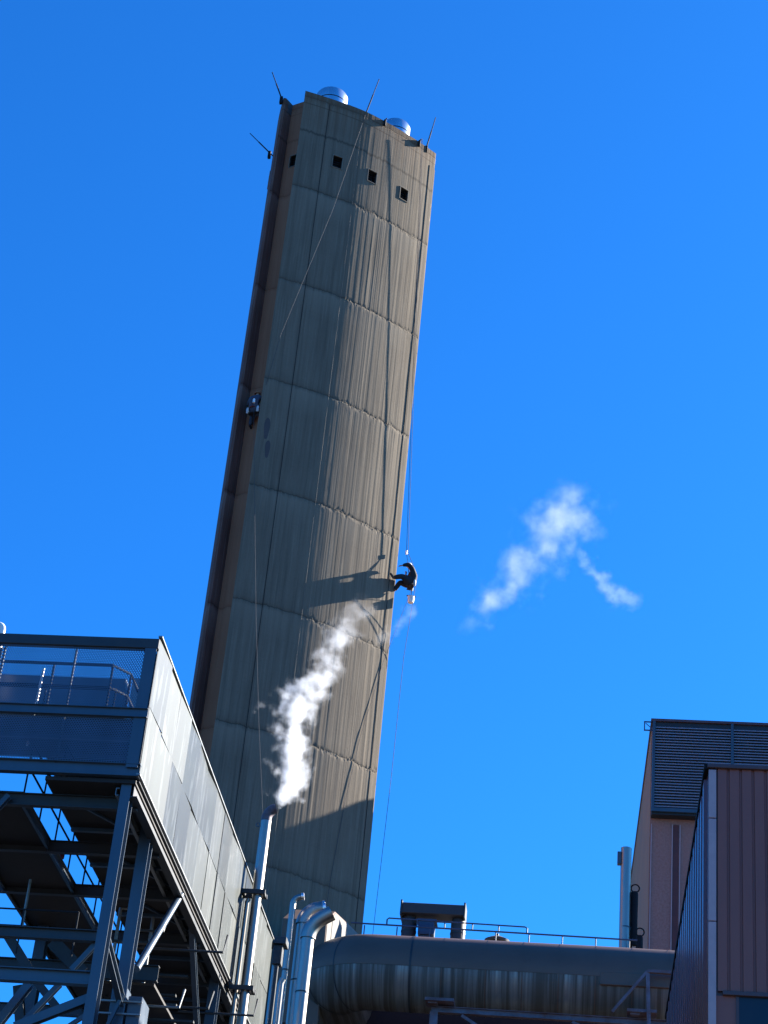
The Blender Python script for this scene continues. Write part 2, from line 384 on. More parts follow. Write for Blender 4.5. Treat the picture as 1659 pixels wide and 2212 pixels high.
for k in range(3):
    P0, P1, cc, a0, a1, n_out = corner[k]
    wins = [0.268, 0.516, 0.768]
    hw = 0.235 / LCH
    ts = sorted(set([i / 60 for i in range(61) if all(abs(i / 60 - w) > hw + .004 for w in wins)] + [w + s * hw for w in wins for s in (-1, 1)] + wins))
    pts = [face_pt(k, t) for t in ts]
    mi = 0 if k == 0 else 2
    if k == 0:
        NC = 330
        ts = sorted(set([i / NC for i in range(NC + 1) if all(abs(abs(i / NC - w) - hw) > .0012 for w in wins)] + [w + s * hw for w in wins for s in (-1, 1)]))
        zs = [0, 10, 18]; z = 24.0
        while z < ZT - .05:
            if min((z - 2.94) % 5.56, 5.56 - (z - 2.94) % 5.56) > .36: zs.append(z)
            z += .42
        zs = [z_ for z_ in zs if all(abs(z_ - w_) > .06 for w_ in WZ)] + list(WZ) + [ZT]
        for j_ in range(-1, 13):
            zj = 2.94 + 5.56 * j_
            if 24 < zj < 69: zs += [zj + d_ for d_ in (-.32, -.26, -.20, -.14, -.08, -.02, .04, .10, .16, .22, .28)]
        zs = sorted(set(zs)); o_ = len(wm.v); nt_ = len(ts)
        for z_ in zs:
            for t_ in ts:
                edge = min(1, t_ / .01, (1 - t_) / .01); p_ = face_pt(0, t_, relief(t_ * LCH, z_) * edge); wm.v.append((p_.x, p_.y, z_)); uvs.append((ucur + t_ * LCH, z_))
        for r in range(len(zs) - 1):
            for i in range(nt_ - 1):
                tm = (ts[i] + ts[i+1]) / 2
                if zs[r] >= WZ[0] - 1e-6 and zs[r+1] <= WZ[1] + 1e-6 and any(abs(tm - w) < hw for w in wins): continue
                a_ = o_ + r * nt_ + i; wm.f.append([a_, a_ + 1, a_ + 1 + nt_, a_ + nt_]); wm.mi.append(0)
        ucur += LCH; ts = []
    for i in range(len(ts) - 1):
        tm = (ts[i] + ts[i+1]) / 2; inwin = any(abs(tm - w) < hw for w in wins)
        du = (ts[i+1] - ts[i]) * LCH
        for r in range(len(rows) - 1):
            if inwin and rows[r] == WZ[0]: continue
            quad(pts[i], pts[i+1], rows[r], rows[r+1], ucur, ucur + du, mi)
        ucur += du
    rim += pts
    for w in wins:
        c0, nn = face_pt(k, w, 0, True); tt = Vector((-nn.y, nn.x))
        openings.append((c0, nn, tt, 0.235, False))
    # recess between this face and the next one
    g0 = corner[k][1]; g1 = corner[(k+1) % 3][0]; gd = (g1 - g0).normalized(); inn = (CEN - (g0 + g1) / 2).normalized()
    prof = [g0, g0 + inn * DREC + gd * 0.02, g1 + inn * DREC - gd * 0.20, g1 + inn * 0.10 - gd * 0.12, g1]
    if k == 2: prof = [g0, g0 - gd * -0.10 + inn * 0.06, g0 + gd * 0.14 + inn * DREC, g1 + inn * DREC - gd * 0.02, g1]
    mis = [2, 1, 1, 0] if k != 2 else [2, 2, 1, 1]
    for j in range(len(prof) - 1):
        s, e = prof[j], prof[j+1]; L = (e - s).length
        isback = L > 0.6 and abs((e - s).normalized().dot(gd)) > 0.9
        segs = [(0, 1)]
        if isback: segs = [(0, 0.34), (0.34, 0.80), (0.80, 1)] if k != 2 else [(0, 0.30), (0.30, 0.84), (0.84, 1)]
        for (f0, f1) in segs:
            sa, sb = s.lerp(e, f0), s.lerp(e, f1)
            for r in range(len(rows) - 1):
                if isback and f0 > 0 and f1 < 1 and rows[r] == WZ[0]:
                    if r == rows.index(WZ[0]):
                        m_ = sa.lerp(sb, 0.5); t_ = (sb - sa).normalized(); openings.append((m_, Vector((t_.y, -t_.x)), t_, (sb - sa).length / 2, True))
                    continue
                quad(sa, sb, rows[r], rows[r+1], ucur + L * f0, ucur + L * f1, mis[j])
        ucur += L
    rim += prof[1:-1]
wall = None
me = bpy.data.meshes.new('wall'); me.from_pydata(wm.v, [], wm.f)
for m_ in ('conc', 'conc_brown', 'conc_dark'): me.materials.append(M[m_])
me.polygons.foreach_set('material_index', wm.mi)
ul = me.uv_layers.new(name='UVMap'); ul.data.foreach_set('uv', [c for lp in me.loops for c in uvs[lp.vertex_index]])
bm = bmesh.new(); bm.from_mesh(me); bmesh.ops.remove_doubles(bm, verts=[v for v in bm.verts if True], dist=0.0004); bm.to_mesh(me); bm.free()
me.shade_smooth(); me.set_sharp_from_angle(angle=RAD(20))
wall = bpy.data.objects.new('wall', me); C.objects.link(wall); wall.parent = tower
# parapet top and inner roof
inner = [Vector(v).lerp(CEN, 0.055) for v in rim]
pr = MB(); n = len(rim)
vs = [(v.x, v.y, ZT) for v in rim] + [(v.x, v.y, ZT) for v in inner] + [(v.x, v.y, 69.3) for v in inner]
fs = [(i, (i+1) % n, n + (i+1) % n, n + i) for i in range(n)] + [(n+i, n+(i+1) % n, 2*n+(i+1) % n, 2*n+i) for i in range(n)] + [tuple(range(2*n, 3*n))]
pr.add(vs, fs); pr.build('roof', M['roof'], tower)
# openings: pale surround, dark reveal and slats
for (c0, nn, tt, hw, rec) in openings:
    w = MB(); hz = 0.35; zc = (WZ[0] + WZ[1]) / 2
    def V(a_, z_, d_): q_ = c0 + tt * a_ + nn * d_; return (q_.x, q_.y, z_)
    fw = 0.028
    for (x0, x1, z0, z1) in ((-hw - fw, hw + fw, zc + hz, zc + hz + fw), (-hw - fw, hw + fw, zc - hz - fw, zc - hz), (-hw - fw, -hw, zc - hz, zc + hz), (hw, hw + fw, zc - hz, zc + hz)):
        w.add([V(x0, z0, 0.03), V(x1, z0, 0.03), V(x1, z1, 0.03), V(x0, z1, 0.03), V(x0, z0, -0.04), V(x1, z0, -0.04), V(x1, z1, -0.04), V(x0, z1, -0.04)],
              [(0,1,2,3), (4,5,6,7), (0,1,5,4), (1,2,6,5), (2,3,7,6), (3,0,4,7)])
    wo_ = w.build('window', M['frame'], tower)
    d = MB()
    D = -0.32 if rec else -0.38
    d.add([V(-hw, zc-hz, -0.02), V(hw, zc-hz, -0.02), V(hw, zc+hz, -0.02), V(-hw, zc+hz, -0.02), V(-hw, zc-hz, D), V(hw, zc-hz, D), V(hw, zc+hz, D), V(-hw, zc+hz, D)],
          [(4,5,6,7), (0,1,5,4), (1,2,6,5), (2,3,7,6), (3,0,4,7)])
    d.build('reveal', M['louvre'], wo_)
    d = MB()
    for s in range(5):
        z = zc - hz + 0.08 + s * 0.135
        d.add([V(-hw, z, -0.16), V(hw, z, -0.16), V(hw, z + 0.08, -0.24), V(-hw, z + 0.08, -0.24), V(-hw, z + 0.012, -0.16), V(hw, z + 0.012, -0.16), V(hw, z + 0.092, -0.24), V(-hw, z + 0.092, -0.24)],
              [(0,1,2,3), (4,5,6,7), (0,1,5,4), (2,3,7,6)])
    d.build('slats', M['louvre'], wo_)
# flues
for (cx, cy, r, zt) in ((-15.02, 74.35, 0.79, 72.05), (-11.90, 75.9, 0.72, 71.5)):
    f = MB(); f.tube([(cx, cy, 69.2), (cx, cy, zt - 0.62)], r, 48, False)
    f.tube([(cx, cy, zt - 0.56), (cx, cy, zt - 0.10), (cx, cy, zt)], [r, r, r - 0.05], 48, False)
    f.tube([(cx, cy, zt), (cx, cy, zt - 0.01), (cx, cy, zt - 1.2)], [r - 0.05, r - 0.13, r - 0.13], 48, True)
    fo = f.build('flue', M['stainless'], tower, smooth=True)
    b_ = MB(); b_.tube([(cx, cy, zt - 0.63), (cx, cy, zt - 0.55)], r - 0.025, 48, False); b_.build('band', M['louvre'], fo, smooth=True)
# lightning rods with base clamps
for (b_, t_) in (((608, 212), (588, 156)), ((582.5, 330), (540, 288)), ((790, 246), (819, 171)), ((921, 319), (941, 254))):
    B = atz(*b_, ZT); T = aty(*t_, B.y); d_ = (T - B).normalized()
    r_ = MB(); r_.tube([B - d_ * 0.3, B + (T - B) * 0.55], 0.034, 8); r_.tube([B + (T - B) * 0.53, T], 0.022, 8)
    ro = r_.build('lightning_rod', M['rod'], tower, smooth=True)
    k_ = MB(); k_.box((B.x - .07, B.y - .07, ZT - 0.35), (B.x + .07, B.y + .09, ZT + 0.08)); k_.build('clamp', M['rod'], ro, bevel=0.01)
# lightning conductors down the faces
for (t, ztop) in ((0.955, 69.0), (0.17, 69.6)):
    c_ = MB(); pt = face_pt(0, t, 0.012); c_.tube([(pt.x, pt.y, ztop), (pt.x, pt.y, 3)], 0.011, 6)
    c_.build('conductor', M['rod'] if t > 0.5 else M['conc'] and M['rod'], tower)
for t, r__ in ((0.40, .009),):
    pt = face_pt(0, t, .0); MB().tube([(pt.x, pt.y, 69.0), (pt.x, pt.y, 3)], r__, 8).build('joint_rib', M['conc_plain'], tower)
for (cx_, cz_, w_, h_) in ((574, 927, .13, .62), (574.5, 970, .11, .5)):
    q_ = aty(cx_, cz_, 72.0); qt = min(((face_pt(0, t_ / 100) - Vector((q_.x, q_.y))).length, t_) for t_ in range(0, 60))[1] / 100
    c0, nn = face_pt(0, qt + .006, .004, True); tt = Vector((-nn.y, nn.x)); m = MB()
    ol = [(math.cos(a_) * w_ * (1 + .15 * math.sin(3 * a_)), math.sin(a_) * h_ * (1 + .1 * math.cos(2 * a_))) for a_ in [i * math.pi / 10 for i in range(20)]]
    vs = [(c0.x + tt.x * u_, c0.y + tt.y * u_, q_.z + v_) for u_, v_ in ol] + [(c0.x + tt.x * u_ - nn.x * .03, c0.y + tt.y * u_ - nn.y * .03, q_.z + v_) for u_, v_ in ol]
    m.add(vs, [tuple(range(20)), tuple(range(20, 40))] + [(i, (i + 1) % 20, 20 + (i + 1) % 20, 20 + i) for i in range(20)]); m.build('repair_patch', M['patch'], tower)
# anchor brackets on the roof edge
for (t, off, dz) in ((0.845, 0.17, 0.0), (0.56, 0.20, 0.0)):
    q0 = face_pt(0, t, -0.45); q1 = face_pt(0, t, off)
    an = MB(); an.bar((q0.x, q0.y, ZT + 0.06), (q1.x, q1.y, ZT + 0.04), 0.045, 0.06)
    q2 = face_pt(0, t, 0.06); an.box((q2.x - .05, q2.y - .07, ZT - 0.34), (q2.x + .05, q2.y + .05, ZT + 0.02))
    an.build('rope_anchor', M['rod'], tower, bevel=0.01)
settle(tower)

# ------------------------------------------------------------------ people on ropes
def skin_body(name, chains, mat, parent, root=0, sub=2):
    """chains: list of lists of (key, pos, radius); equal keys join"""
    idx = {}; vs = []; rs = []; es = []
    for ch in chains:
        prev = None
        for key, pos, r in ch:
            if key not in idx: idx[key] = len(vs); vs.append(tuple(pos)); rs.append(r)
            if prev is not None: es.append((prev, idx[key]))
            prev = idx[key]
    me = bpy.data.meshes.new(name); me.from_pydata(vs, es, [])
    o = bpy.data.objects.new(name, me); C.objects.link(o); o.parent = parent
    sk = o.modifiers.new('skin', 'SKIN'); sk.use_smooth_shade = True
    for i, r in enumerate(rs):
        rr = r if isinstance(r, tuple) else (r, r); me.skin_vertices[0].data[i].radius = rr
    for i in range(len(rs)): me.skin_vertices[0].data[i].use_root = (i == root)
    sb = o.modifiers.new('sub', 'SUBSURF'); sb.levels = sub; sb.render_levels = sub
    me.materials.append(mat)
    return o

def make_person(hip, fwd, J, label, mats, helmet_mat, group=None, size=1.0, bulk=1.0):
    """J: joints in (forward, left, up) metres from the hip"""
    root = thing('person', label, 'person', hip, group)
    f = Vector((fwd[0], fwd[1], 0)).normalized(); l = Vector((-f.y, f.x, 0)); u = Vector((0, 0, 1))
    def G(t): return f * t[0] + l * t[1] + u * t[2]
    P = {k: G(v) * size for k, v in J.items()}
    body = [[('hip', P['hip'], .12), ('belly', P['belly'], .125), ('chest', P['chest'], .15), ('neck0', P['neck'], .065), ('jaw', P['jaw'], .07), ('head', P['head'], .095), ('crown', P['crown'], .075)]]
    cloth = [[('hip', P['hip'], .145), ('belly', P['belly'], .145), ('chest', P['chest'], .172), ('neck0', P['neck'], .082)]]
    for s in 'LR':
        body.append([('chest', P['chest'], .15), ('sh' + s, P['sh' + s], .062), ('el' + s, P['el' + s], .046), ('wr' + s, P['wr' + s], .030), ('pa' + s, P['wr' + s].lerp(P['ha' + s], .55), .036)])
        cloth.append([('chest', P['chest'], .172), ('sh' + s, P['sh' + s], .082), ('el' + s, P['el' + s], .062), ('wr' + s, P['wr' + s], .046)])
        body.append([('hip', P['hip'], .12), ('th' + s, P['th' + s], .09), ('kn' + s, P['kn' + s], .062), ('an' + s, P['an' + s], .042), ('to' + s, P['to' + s], .035)])
        cloth.append([('hip', P['hip'], .145), ('th' + s, P['th' + s], .112), ('kn' + s, P['kn' + s], .082), ('an' + s, P['an' + s], .062)])
        hd = (P['ha' + s] - P['wr' + s]).normalized(); side = hd.cross(u)
        if side.length < .1: side = f.copy()
        side.normalize(); pb = P['wr' + s].lerp(P['ha' + s], .55)
        for i in range(4):
            o_ = side * (i - 1.5) * .021; L_ = (.062, .074, .070, .052)[i]; c_ = (f if hd.dot(f) < .7 else -u)
            body.append([('pa' + s, pb, .036), ('f%s%d' % (s, i), pb + hd * .035 + o_, .010), ('g%s%d' % (s, i), pb + hd * (.035 + L_ * .5) + o_ + c_ * .008, .009), ('h%s%d' % (s, i), pb + hd * (.035 + L_ * .85) + o_ + c_ * .028, .008)])
        body.append([('pa' + s, pb, .036), ('t0' + s, pb - side * .035, .011), ('t1' + s, pb - side * .052 + hd * .03, .009)])
    bo = skin_body('body', body, M['skin'], root)
    skin_body('overalls', [[(k_, p_, r_ * bulk) for k_, p_, r_ in ch] for ch in cloth], mats[0], root)
    hdv = (P['crown'] - P['jaw']).normalized(); ff = G(J.get('look', (1, 0, 0))).normalized()
    # face details: nose, eyes, mouth
    hc = P['head']; rr = hdv.cross(ff).normalized()
    def fpart(nm_, pts_, r_): MB().tube(pts_, r_, 6).build(nm_, M['skin'], root, smooth=True)
    fpart('nose', [hc + ff * .088 + hdv * .02, hc + ff * .112 - hdv * .02], [.008, .013])
    fpart('mouth', [hc + ff * .080 - hdv * .052 - rr * .024, hc + ff * .080 - hdv * .052 + rr * .024], .007)
    for s in (-1, 1): fpart('eye', [hc + ff * .082 + hdv * .02 + rr * s * .033 - rr * .008, hc + ff * .082 + hdv * .02 + rr * s * .033 + rr * .008], .008)
    for s in (-1, 1): fpart('ear', [hc + rr * s * .088 - hdv * .015, hc + rr * s * .100 + hdv * .03], .014)
    # helmet: dome with brim
    h = MB(); top = P['head'] + hdv * .02; rings = []
    a1 = hdv.orthogonal().normalized(); a2 = hdv.cross(a1)
    for i, (rad, hh) in enumerate(((.152, .0), (.136, .012), (.130, .05), (.112, .10), (.075, .135), (.03, .15), (.0, .152))):
        rings.append([top + hdv * hh + (a1 * math.cos(j * math.pi / 10) + a2 * math.sin(j * math.pi / 10)) * rad for j in range(20)])
    h.add([v for r_ in rings for v in r_], [(i * 20 + j, i * 20 + (j + 1) % 20, (i + 1) * 20 + (j + 1) % 20, (i + 1) * 20 + j) for i in range(6) for j in range(20)])
    h.build('helmet', helmet_mat, root, smooth=True)
    # harness
    w = MB(); up_ = (P['chest'] - P['hip']).normalized()
    for s in 'LR':
        w.tube([P['hip'] - f * .15, P['chest'] - f * .185, P['sh' + s].lerp(P['neck'], .4) + u * .075, P['chest'] + f * .18, P['hip'] + f * .15], .017, 6)
        cpt = P['th' + s]; dv = (P['kn' + s] - cpt).normalized(); e1 = dv.orthogonal().normalized(); e2 = dv.cross(e1)
        w.tube([cpt + dv * .1 + (e1 * math.cos(t * math.pi / 6) + e2 * math.sin(t * math.pi / 6)) * .112 for t in range(13)], .018, 6, False)
    e1 = f; e2 = l
    w.tube([P['hip'] + up_ * .07 + (e1 * math.cos(t * math.pi / 8) + e2 * math.sin(t * math.pi / 8)) * .158 for t in range(17)], .022, 6, False)
    w.build('harness', M['webbing'], root, smooth=True)
    # work seat (plank) with its two slings up to the hitch
    sp = P['hip'] + (P['thL'] + P['thR'] - P['hip'] * 2) * .25; st = MB()
    st.bar(sp - l * .27 - u * .155, sp + l * .27 - u * .155, .24, .035)
    hitch = P['hitch']
    for s in (-1, 1): st.tube([sp + l * .25 * s - u * .155, hitch], .012, 6)
    st.build('work_seat', M['overall_black'], root, bevel=.008)
    for s_ in (-1, 1):  # pale bags stand in for bright, sunlit edges of the clothes
        q_ = P['hip'] + l * .20 * s_ * size - f * .04; g_ = MB(); g_.tube([q_ + u * .10, q_ + u * .04, q_ - u * .16, q_ - u * .20], [.03, .06, .06, .03], 10)
        g_.build('tool_bag', M['bag'], root, smooth=True)
    for s in 'LR':
        b_ = MB(); an_, to_ = P['an' + s], P['to' + s]; sh_ = (P['kn' + s] - an_).normalized()
        b_.tube([an_ + sh_ * .13, an_, an_.lerp(to_, .45), to_ + (to_ - an_).normalized() * .05], [.066, .062, .054, .042], 10)
        b_.build('boot', mats[1], root, smooth=True)
    return root, P

pw, fdir = [], None
# right hand worker, sitting off the right hand edge, feet against the wall
hip2 = Vector((-9.02, 76.22, 45.30)); nB = Vector((-0.95, -0.31, 0))
J2 = dict(hip=(0, 0, 0), belly=(-.02, 0, .20), chest=(.02, 0, .42), neck=(.10, 0, .58), jaw=(.15, 0, .64), head=(.17, 0, .71), crown=(.19, 0, .79),
          shL=(.05, .19, .50), elL=(.26, .24, .66), wrL=(.47, .20, .58), haL=(.58, .18, .55),
          shR=(.05, -.19, .50), elR=(.16, -.27, .28), wrR=(.26, -.10, .40), haR=(.27, -.02, .47),
          thL=(.12, .11, .0), knL=(.44, .17, .16), anL=(.76, .18, .02), toL=(.86, .19, .14),
          thR=(.12, -.11, .0), knR=(.44, -.17, .08), anR=(.60, -.17, -.28), toR=(.78, -.18, -.26), hitch=(.20, 0, .60), look=(1, 0, -.2))
p2, P2 = make_person(hip2, nB, J2, 'rope worker in black at the right edge of the chimney, arm reaching to the wall', (M['overall_black'], M['boot']), M['white'], size=1.2, bulk=1.6)
# left hand worker, in the recess, back to the camera
hip1 = Vector(aty(547, 884, 71.95))
J1 = dict(hip=(0, 0, 0), belly=(.0, 0, .20), chest=(.04, 0, .42), neck=(.10, 0, .58), jaw=(.14, 0, .64), head=(.16, .0, .71), crown=(.17, 0, .79),
          shL=(.06, .19, .50), elL=(.16, .33, .36), wrL=(.32, .30, .52), haL=(.40, .28, .58),
          shR=(.06, -.19, .50), elR=(.14, -.36, .40), wrR=(.30, -.34, .62), haR=(.36, -.33, .70),
          thL=(.12, .11, .0), knL=(.38, .22, .02), anL=(.36, .26, -.40), toL=(.52, .28, -.44),
          thR=(.10, -.11, -.02), knR=(.30, -.20, -.14), anR=(.22, -.26, -.56), toR=(.36, -.28, -.62), hitch=(.20, 0, .62), look=(1, .1, .1))
p1, P1_ = make_person(hip1, (0.33, 0.94), J1, 'rope worker in navy hanging in the brown recess at the left of the chimney', (M['overall_navy'], M['overall_black']), M['orange'], size=1.25, bulk=1.45)
bt = MB(); c_ = Vector((0.03, -.22, .30)); bt.tube([c_ - Vector((0, 0, .10)), c_ + Vector((0, 0, .06)), c_ + Vector((0, 0, .12))], [.055, .055, .025], 12)
bo_ = bt.build('bottle', M['white'], None, smooth=True); bo_.location = hip1
tag(bo_, 'white bottle clipped to the back of the left rope access worker', 'bottle')

# ropes
R2 = hip2 + P2['hitch']
top2 = face_pt(0, 0.845, 0.15); T2 = Vector((-10.44, 75.10, ZT + 0.02))
grab = MB(); gp = Vector((-9.41, 76.20, 46.89)); grab.tube([gp + Vector((0, 0, -.09)), gp + Vector((0, 0, .09))], .045, 10)
o = grab.build('rope_grab', M['white'], None, smooth=True); tag(o, 'white rope grab above the right hand worker', 'rope grab')
r_ = MB(); r_.tube([T2, gp, R2], .010, 6); o = r_.build('climbing_rope', M['rope'], None, smooth=True)
tag(o, 'dark main rope running from the roof edge bracket down to the right hand worker', 'rope')
T2b = T2 + Vector((.05, .04, 0)); e_ = gp + Vector((.07, .04, 0))
r_ = MB(); r_.tube([T2b, e_, hip2 + P2['chest'] - nB * .2, aty(872, 1420, 76.62), aty(845, 1680, 76.7), aty(812, 1960, 76.75), aty(798, 2080, 76.75)], .010, 6)
o = r_.build('safety_rope', M['rope'], None, smooth=True); tag(o, 'dark safety rope hanging past the right hand worker down the right edge of the chimney', 'rope')
# loose tail pulled in under the worker and down across the wall
tl = [hip2 + Vector((0, 0, -.2)), (-9.6, 76.25, 42.9), (-9.97, 75.93, 41.11), (-10.20, 75.68, 39.45), (-10.49, 75.37, 37.58), (-10.82, 75.04, 34.32), (-11.03, 74.83, 31.07), (-11.2, 74.6, 26.0)]
r_ = MB(); r_.tube(tl, .008, 6); o = r_.build('rope_tail', M['rope'], None, smooth=True); tag(o, 'loose rope tail below the right hand worker slanting left across the lower chimney', 'rope')
# left worker's ropes
R1 = hip1 + P1_['hitch']; T1 = atz(790, 244, ZT) + Vector((0, -.05, 0)); mid = face_pt(0, 0.0, .06)
r_ = MB(); r_.tube([T1, T1 + Vector((0, -.10, -.4)), aty(720, 450, 71.75), aty(607, 722, 71.55), aty(575, 830, 71.8), R1], .010, 6)
o = r_.build('slanting_rope', M['rope_grey'], None, smooth=True); tag(o, 'thin grey rope slanting from the middle lightning rod down left to the left hand worker', 'rope')
r_ = MB(); r_.tube([hip1 + Vector((.05, -.1, -.1)), aty(550, 1080, 71.6), aty(553, 1330, 71.4), aty(559, 1560, 71.2), aty(569, 1790, 71.0), aty(580, 1960, 70.9)], .007, 6)
o = r_.build('hanging_rope', M['rope_grey'], None, smooth=True); tag(o, 'thin grey rope hanging from the left hand worker down behind the steam pipe', 'rope')
# bucket below the right worker
bc = Vector((-9.07, 76.57, 44.74)); bk = thing('bucket', 'white bucket on a cord below the right hand worker', 'bucket', bc + Vector((0, 0, -.16)))
b_ = MB(); b_.tube([bc + Vector((0,0,-.16)), bc + Vector((0,0,.14))], [.125, .155], 20, False); b_.tube([bc + Vector((0,0,-.158)), bc + Vector((0,0,-.15))], .123, 20); b_.build('pail', M['white'], bk, smooth=True)
b_ = MB(); b_.bar(bc + Vector((-.2, 0, .19)), bc + Vector((.2, 0.05, .17)), .05, .04); b_.build('handle', M['rod'], bk)
b_ = MB(); b_.tube([bc + Vector((0,0,.19)), hip2 + Vector((0,0,-.15))], .014, 6); b_.build('cord', M['rope'], bk)
settle(bk)

# ------------------------------------------------------------------ left: mesh clad steel gantry
gx, gy = -9.31, 36.0
gan = thing('steel_gantry', 'blue grey steel gantry with perforated mesh front and pale panelled right side', 'gantry', (-11, 45, 0))
def part(name, mb, mat, parent=gan, **kw): return mb.build(name, mat, parent, **kw)
XL = -16.0
part('top_beam', MB().box((XL, gy, 20.55), (gx - .02, gy + .16, 20.77)), M['steel_dark'], bevel=.008)
part('corner_post', MB().hbeam((gx - .17, gy + .14, 17.9), (gx - .17, gy + .14, 20.55), .24, .26, .02, (0, 1, 0)), M['steel'])
part('rear_edge_post', MB().box((gx - .045, gy + .03, 18.0), (gx - .02, gy + .10, 20.5)), M['steel_dark'])
part('post', MB().hbeam((-12.72, gy + .14, 17.9), (-12.72, gy + .14, 20.55), .16, .2, .014, (0, 1, 0)), M['steel'])
part('middle_beam', MB().hbeam((XL, gy + .02, 19.08), (gx - .02, gy + .02, 19.08), .12, .20, .014), M['steel'])
bb = MB().hbeam((XL, gy + .08, 17.85), (gx, gy + .08, 17.85), .16, .27, .016); part('bottom_beam', bb, M['steel'])
part('mesh_panel', MB().add([(-12.66, gy + .05, 19.18), (gx - .30, gy + .05, 19.18), (gx - .30, gy + .05, 20.56), (-12.66, gy + .05, 20.56)], [(0,1,2,3)]), M['perf_front'])
part('mesh_panel', MB().add([(XL, gy + .05, 19.18), (-12.80, gy + .05, 19.18), (-12.80, gy + .05, 20.56), (XL, gy + .05, 20.56)], [(0,1,2,3)]), M['perf_front'])
part('mesh_panel', MB().add([(XL, gy + .05, 17.98), (gx - .30, gy + .05, 17.98), (gx - .30, gy + .05, 18.98), (XL, gy + .05, 18.98)], [(0,1,2,3)]), M['perf_front'])
for x in (-12.55, -11.05): part('mullion', MB().box((x, gy + .06, 17.95), (x + .035, gy + .10, 20.56)), M['steel_dark'])
# side cladding, two rows of panels
NP = 14; y0s = [gy + .05 + 17.4 * i / NP for i in range(NP + 1)]
for i in range(NP):
    for (z0, z1) in ((17.78, 19.24), (19.26, 20.80)):
        ya, yb = y0s[i] + .008, y0s[i+1] - .008; t = random.uniform(-.022, .022); t2 = random.uniform(-.012, .012)
        m = MB(); x0 = gx + random.uniform(0, .006)
        vs = [(x0 + t, ya, z0), (x0 - t, yb, z0), (x0 - t + t2, yb, z1), (x0 + t + t2, ya, z1)]
        m.add(vs + [(x - .02, y, z) for x, y, z in vs], [(0,1,2,3), (4,5,6,7), (0,1,5,4), (1,2,6,5), (2,3,7,6), (3,0,4,7)])
        part('cladding_panel', m, M['panel'])
part('top_flashing', MB().box((gx - .05, gy, 20.805), (gx + .035, gy + 17.5, 20.84)), M['steel_pale'])
part('bottom_flashing', MB().box((gx - .05, gy + .0, 17.74), (gx + .03, gy + 17.5, 17.775)), M['steel_pale'])
for y in [gy + 2.4 * i for i in range(1, 8)]: part('wall_post', MB().box((gx - .16, y, 17.7), (gx - .06, y + .1, 20.75)), M['steel_dark'])
# deck soffit in strips, leaving the slot between walkway and deck open
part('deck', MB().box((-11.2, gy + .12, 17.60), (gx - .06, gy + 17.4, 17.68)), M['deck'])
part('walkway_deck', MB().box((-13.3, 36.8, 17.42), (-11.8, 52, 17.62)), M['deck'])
part('walkway_edge', MB().channel((-11.78, 36.8, 17.45), (-11.78, 52, 17.45), .06, .24), M['steel'])
part('walkway_edge', MB().channel((-13.32, 36.8, 17.45), (-13.32, 52, 17.45), .06, .24), M['steel_dark'])
for y in (36.75, 39.15, 41.6, 44.4, 47.2, 50.2):
    part('cross_beam', MB().hbeam((XL, y, 17.42), (gx - .1, y, 17.42), .14, .26, .016), M['steel_dark'])
for y in (38.4, 40.3, 43.2, 46.0, 49.0): part('floor_channel', MB().bar((-11.15, y, 17.52), (gx - .1, y, 17.52), .10, .07), M['steel'])
for (a_, b_) in (((-10.9, 36.9), (-9.6, 39.0)), ((-10.9, 39.3), (-9.6, 41.4)), ((-10.9, 41.8), (-9.6, 44.2))): part('floor_brace', MB().bar((a_[0], a_[1], 17.56), (b_[0], b_[1], 17.56), .05, .05), M['steel'])
# chord under the cladding
part('edge_chord', MB().hbeam((gx - .10, gy + .2, 17.52), (gx - .10, gy + 17.4, 17.52), .18, .34, .018), M['steel_dark'])
part('inner_chord', MB().channel((gx - .42, gy + .2, 17.45), (gx - .42, gy + 17.4, 17.45), .07, .16), M['steel_pale'])
# columns
def column(x, y, z1, w=.25, h=.26, name='column', mat='steel', z0=0.0):
    return part(name, MB().hbeam((x, y, z0), (x, y, z1), w, h, .018, (0, 1, 0)), M[mat])
column(-9.56, 36.33, 17.70, .205, .30)
column(-9.56, 38.45, 17.60, .24, .30)
column(-9.50, 47.25, 17.60, .24, .30)
column(-9.50, 52.9, 17.60, .24, .26)
column(-12.75, 36.33, 17.70, .205, .26); column(-13.0, 44.0, 17.4); column(-11.3, 50.2, 17.4, mat='steel_dark')
# side bracing
part('brace', MB().tube([(-9.42, 38.75, 14.75), (-9.42, 41.75, 17.50)], .075, 10), M['steel'], smooth=True)
part('brace', MB().channel((-9.5, 43.7, 17.50), (-9.5, 46.6, 15.2), .12, .16), M['steel'])
part('brace', MB().tube([(-9.45, 50.5, 17.45), (-9.45, 47.6, 15.2)], .07, 10), M['steel'], smooth=True)
part('brace', MB().hbeam((-9.56, 36.5, 14.55), (-9.50, 38.3, 13.9), .12, .2, .014), M['steel'])
# girder box at the foot of the second column
gb = MB(); gb.box((-9.72, 38.26, 0), (-9.42, 38.64, 14.2)); gb.box((-9.38, 38.3, 0), (-9.10, 39.0, 14.05)); part('girder_leg', gb, M['steel'], bevel=.01)
for z in (13.2, 13.65, 13.9): part('stiffener', MB().box((-9.98, 38.22, z), (-9.08, 38.26, z + .03)), M['steel_pale'])
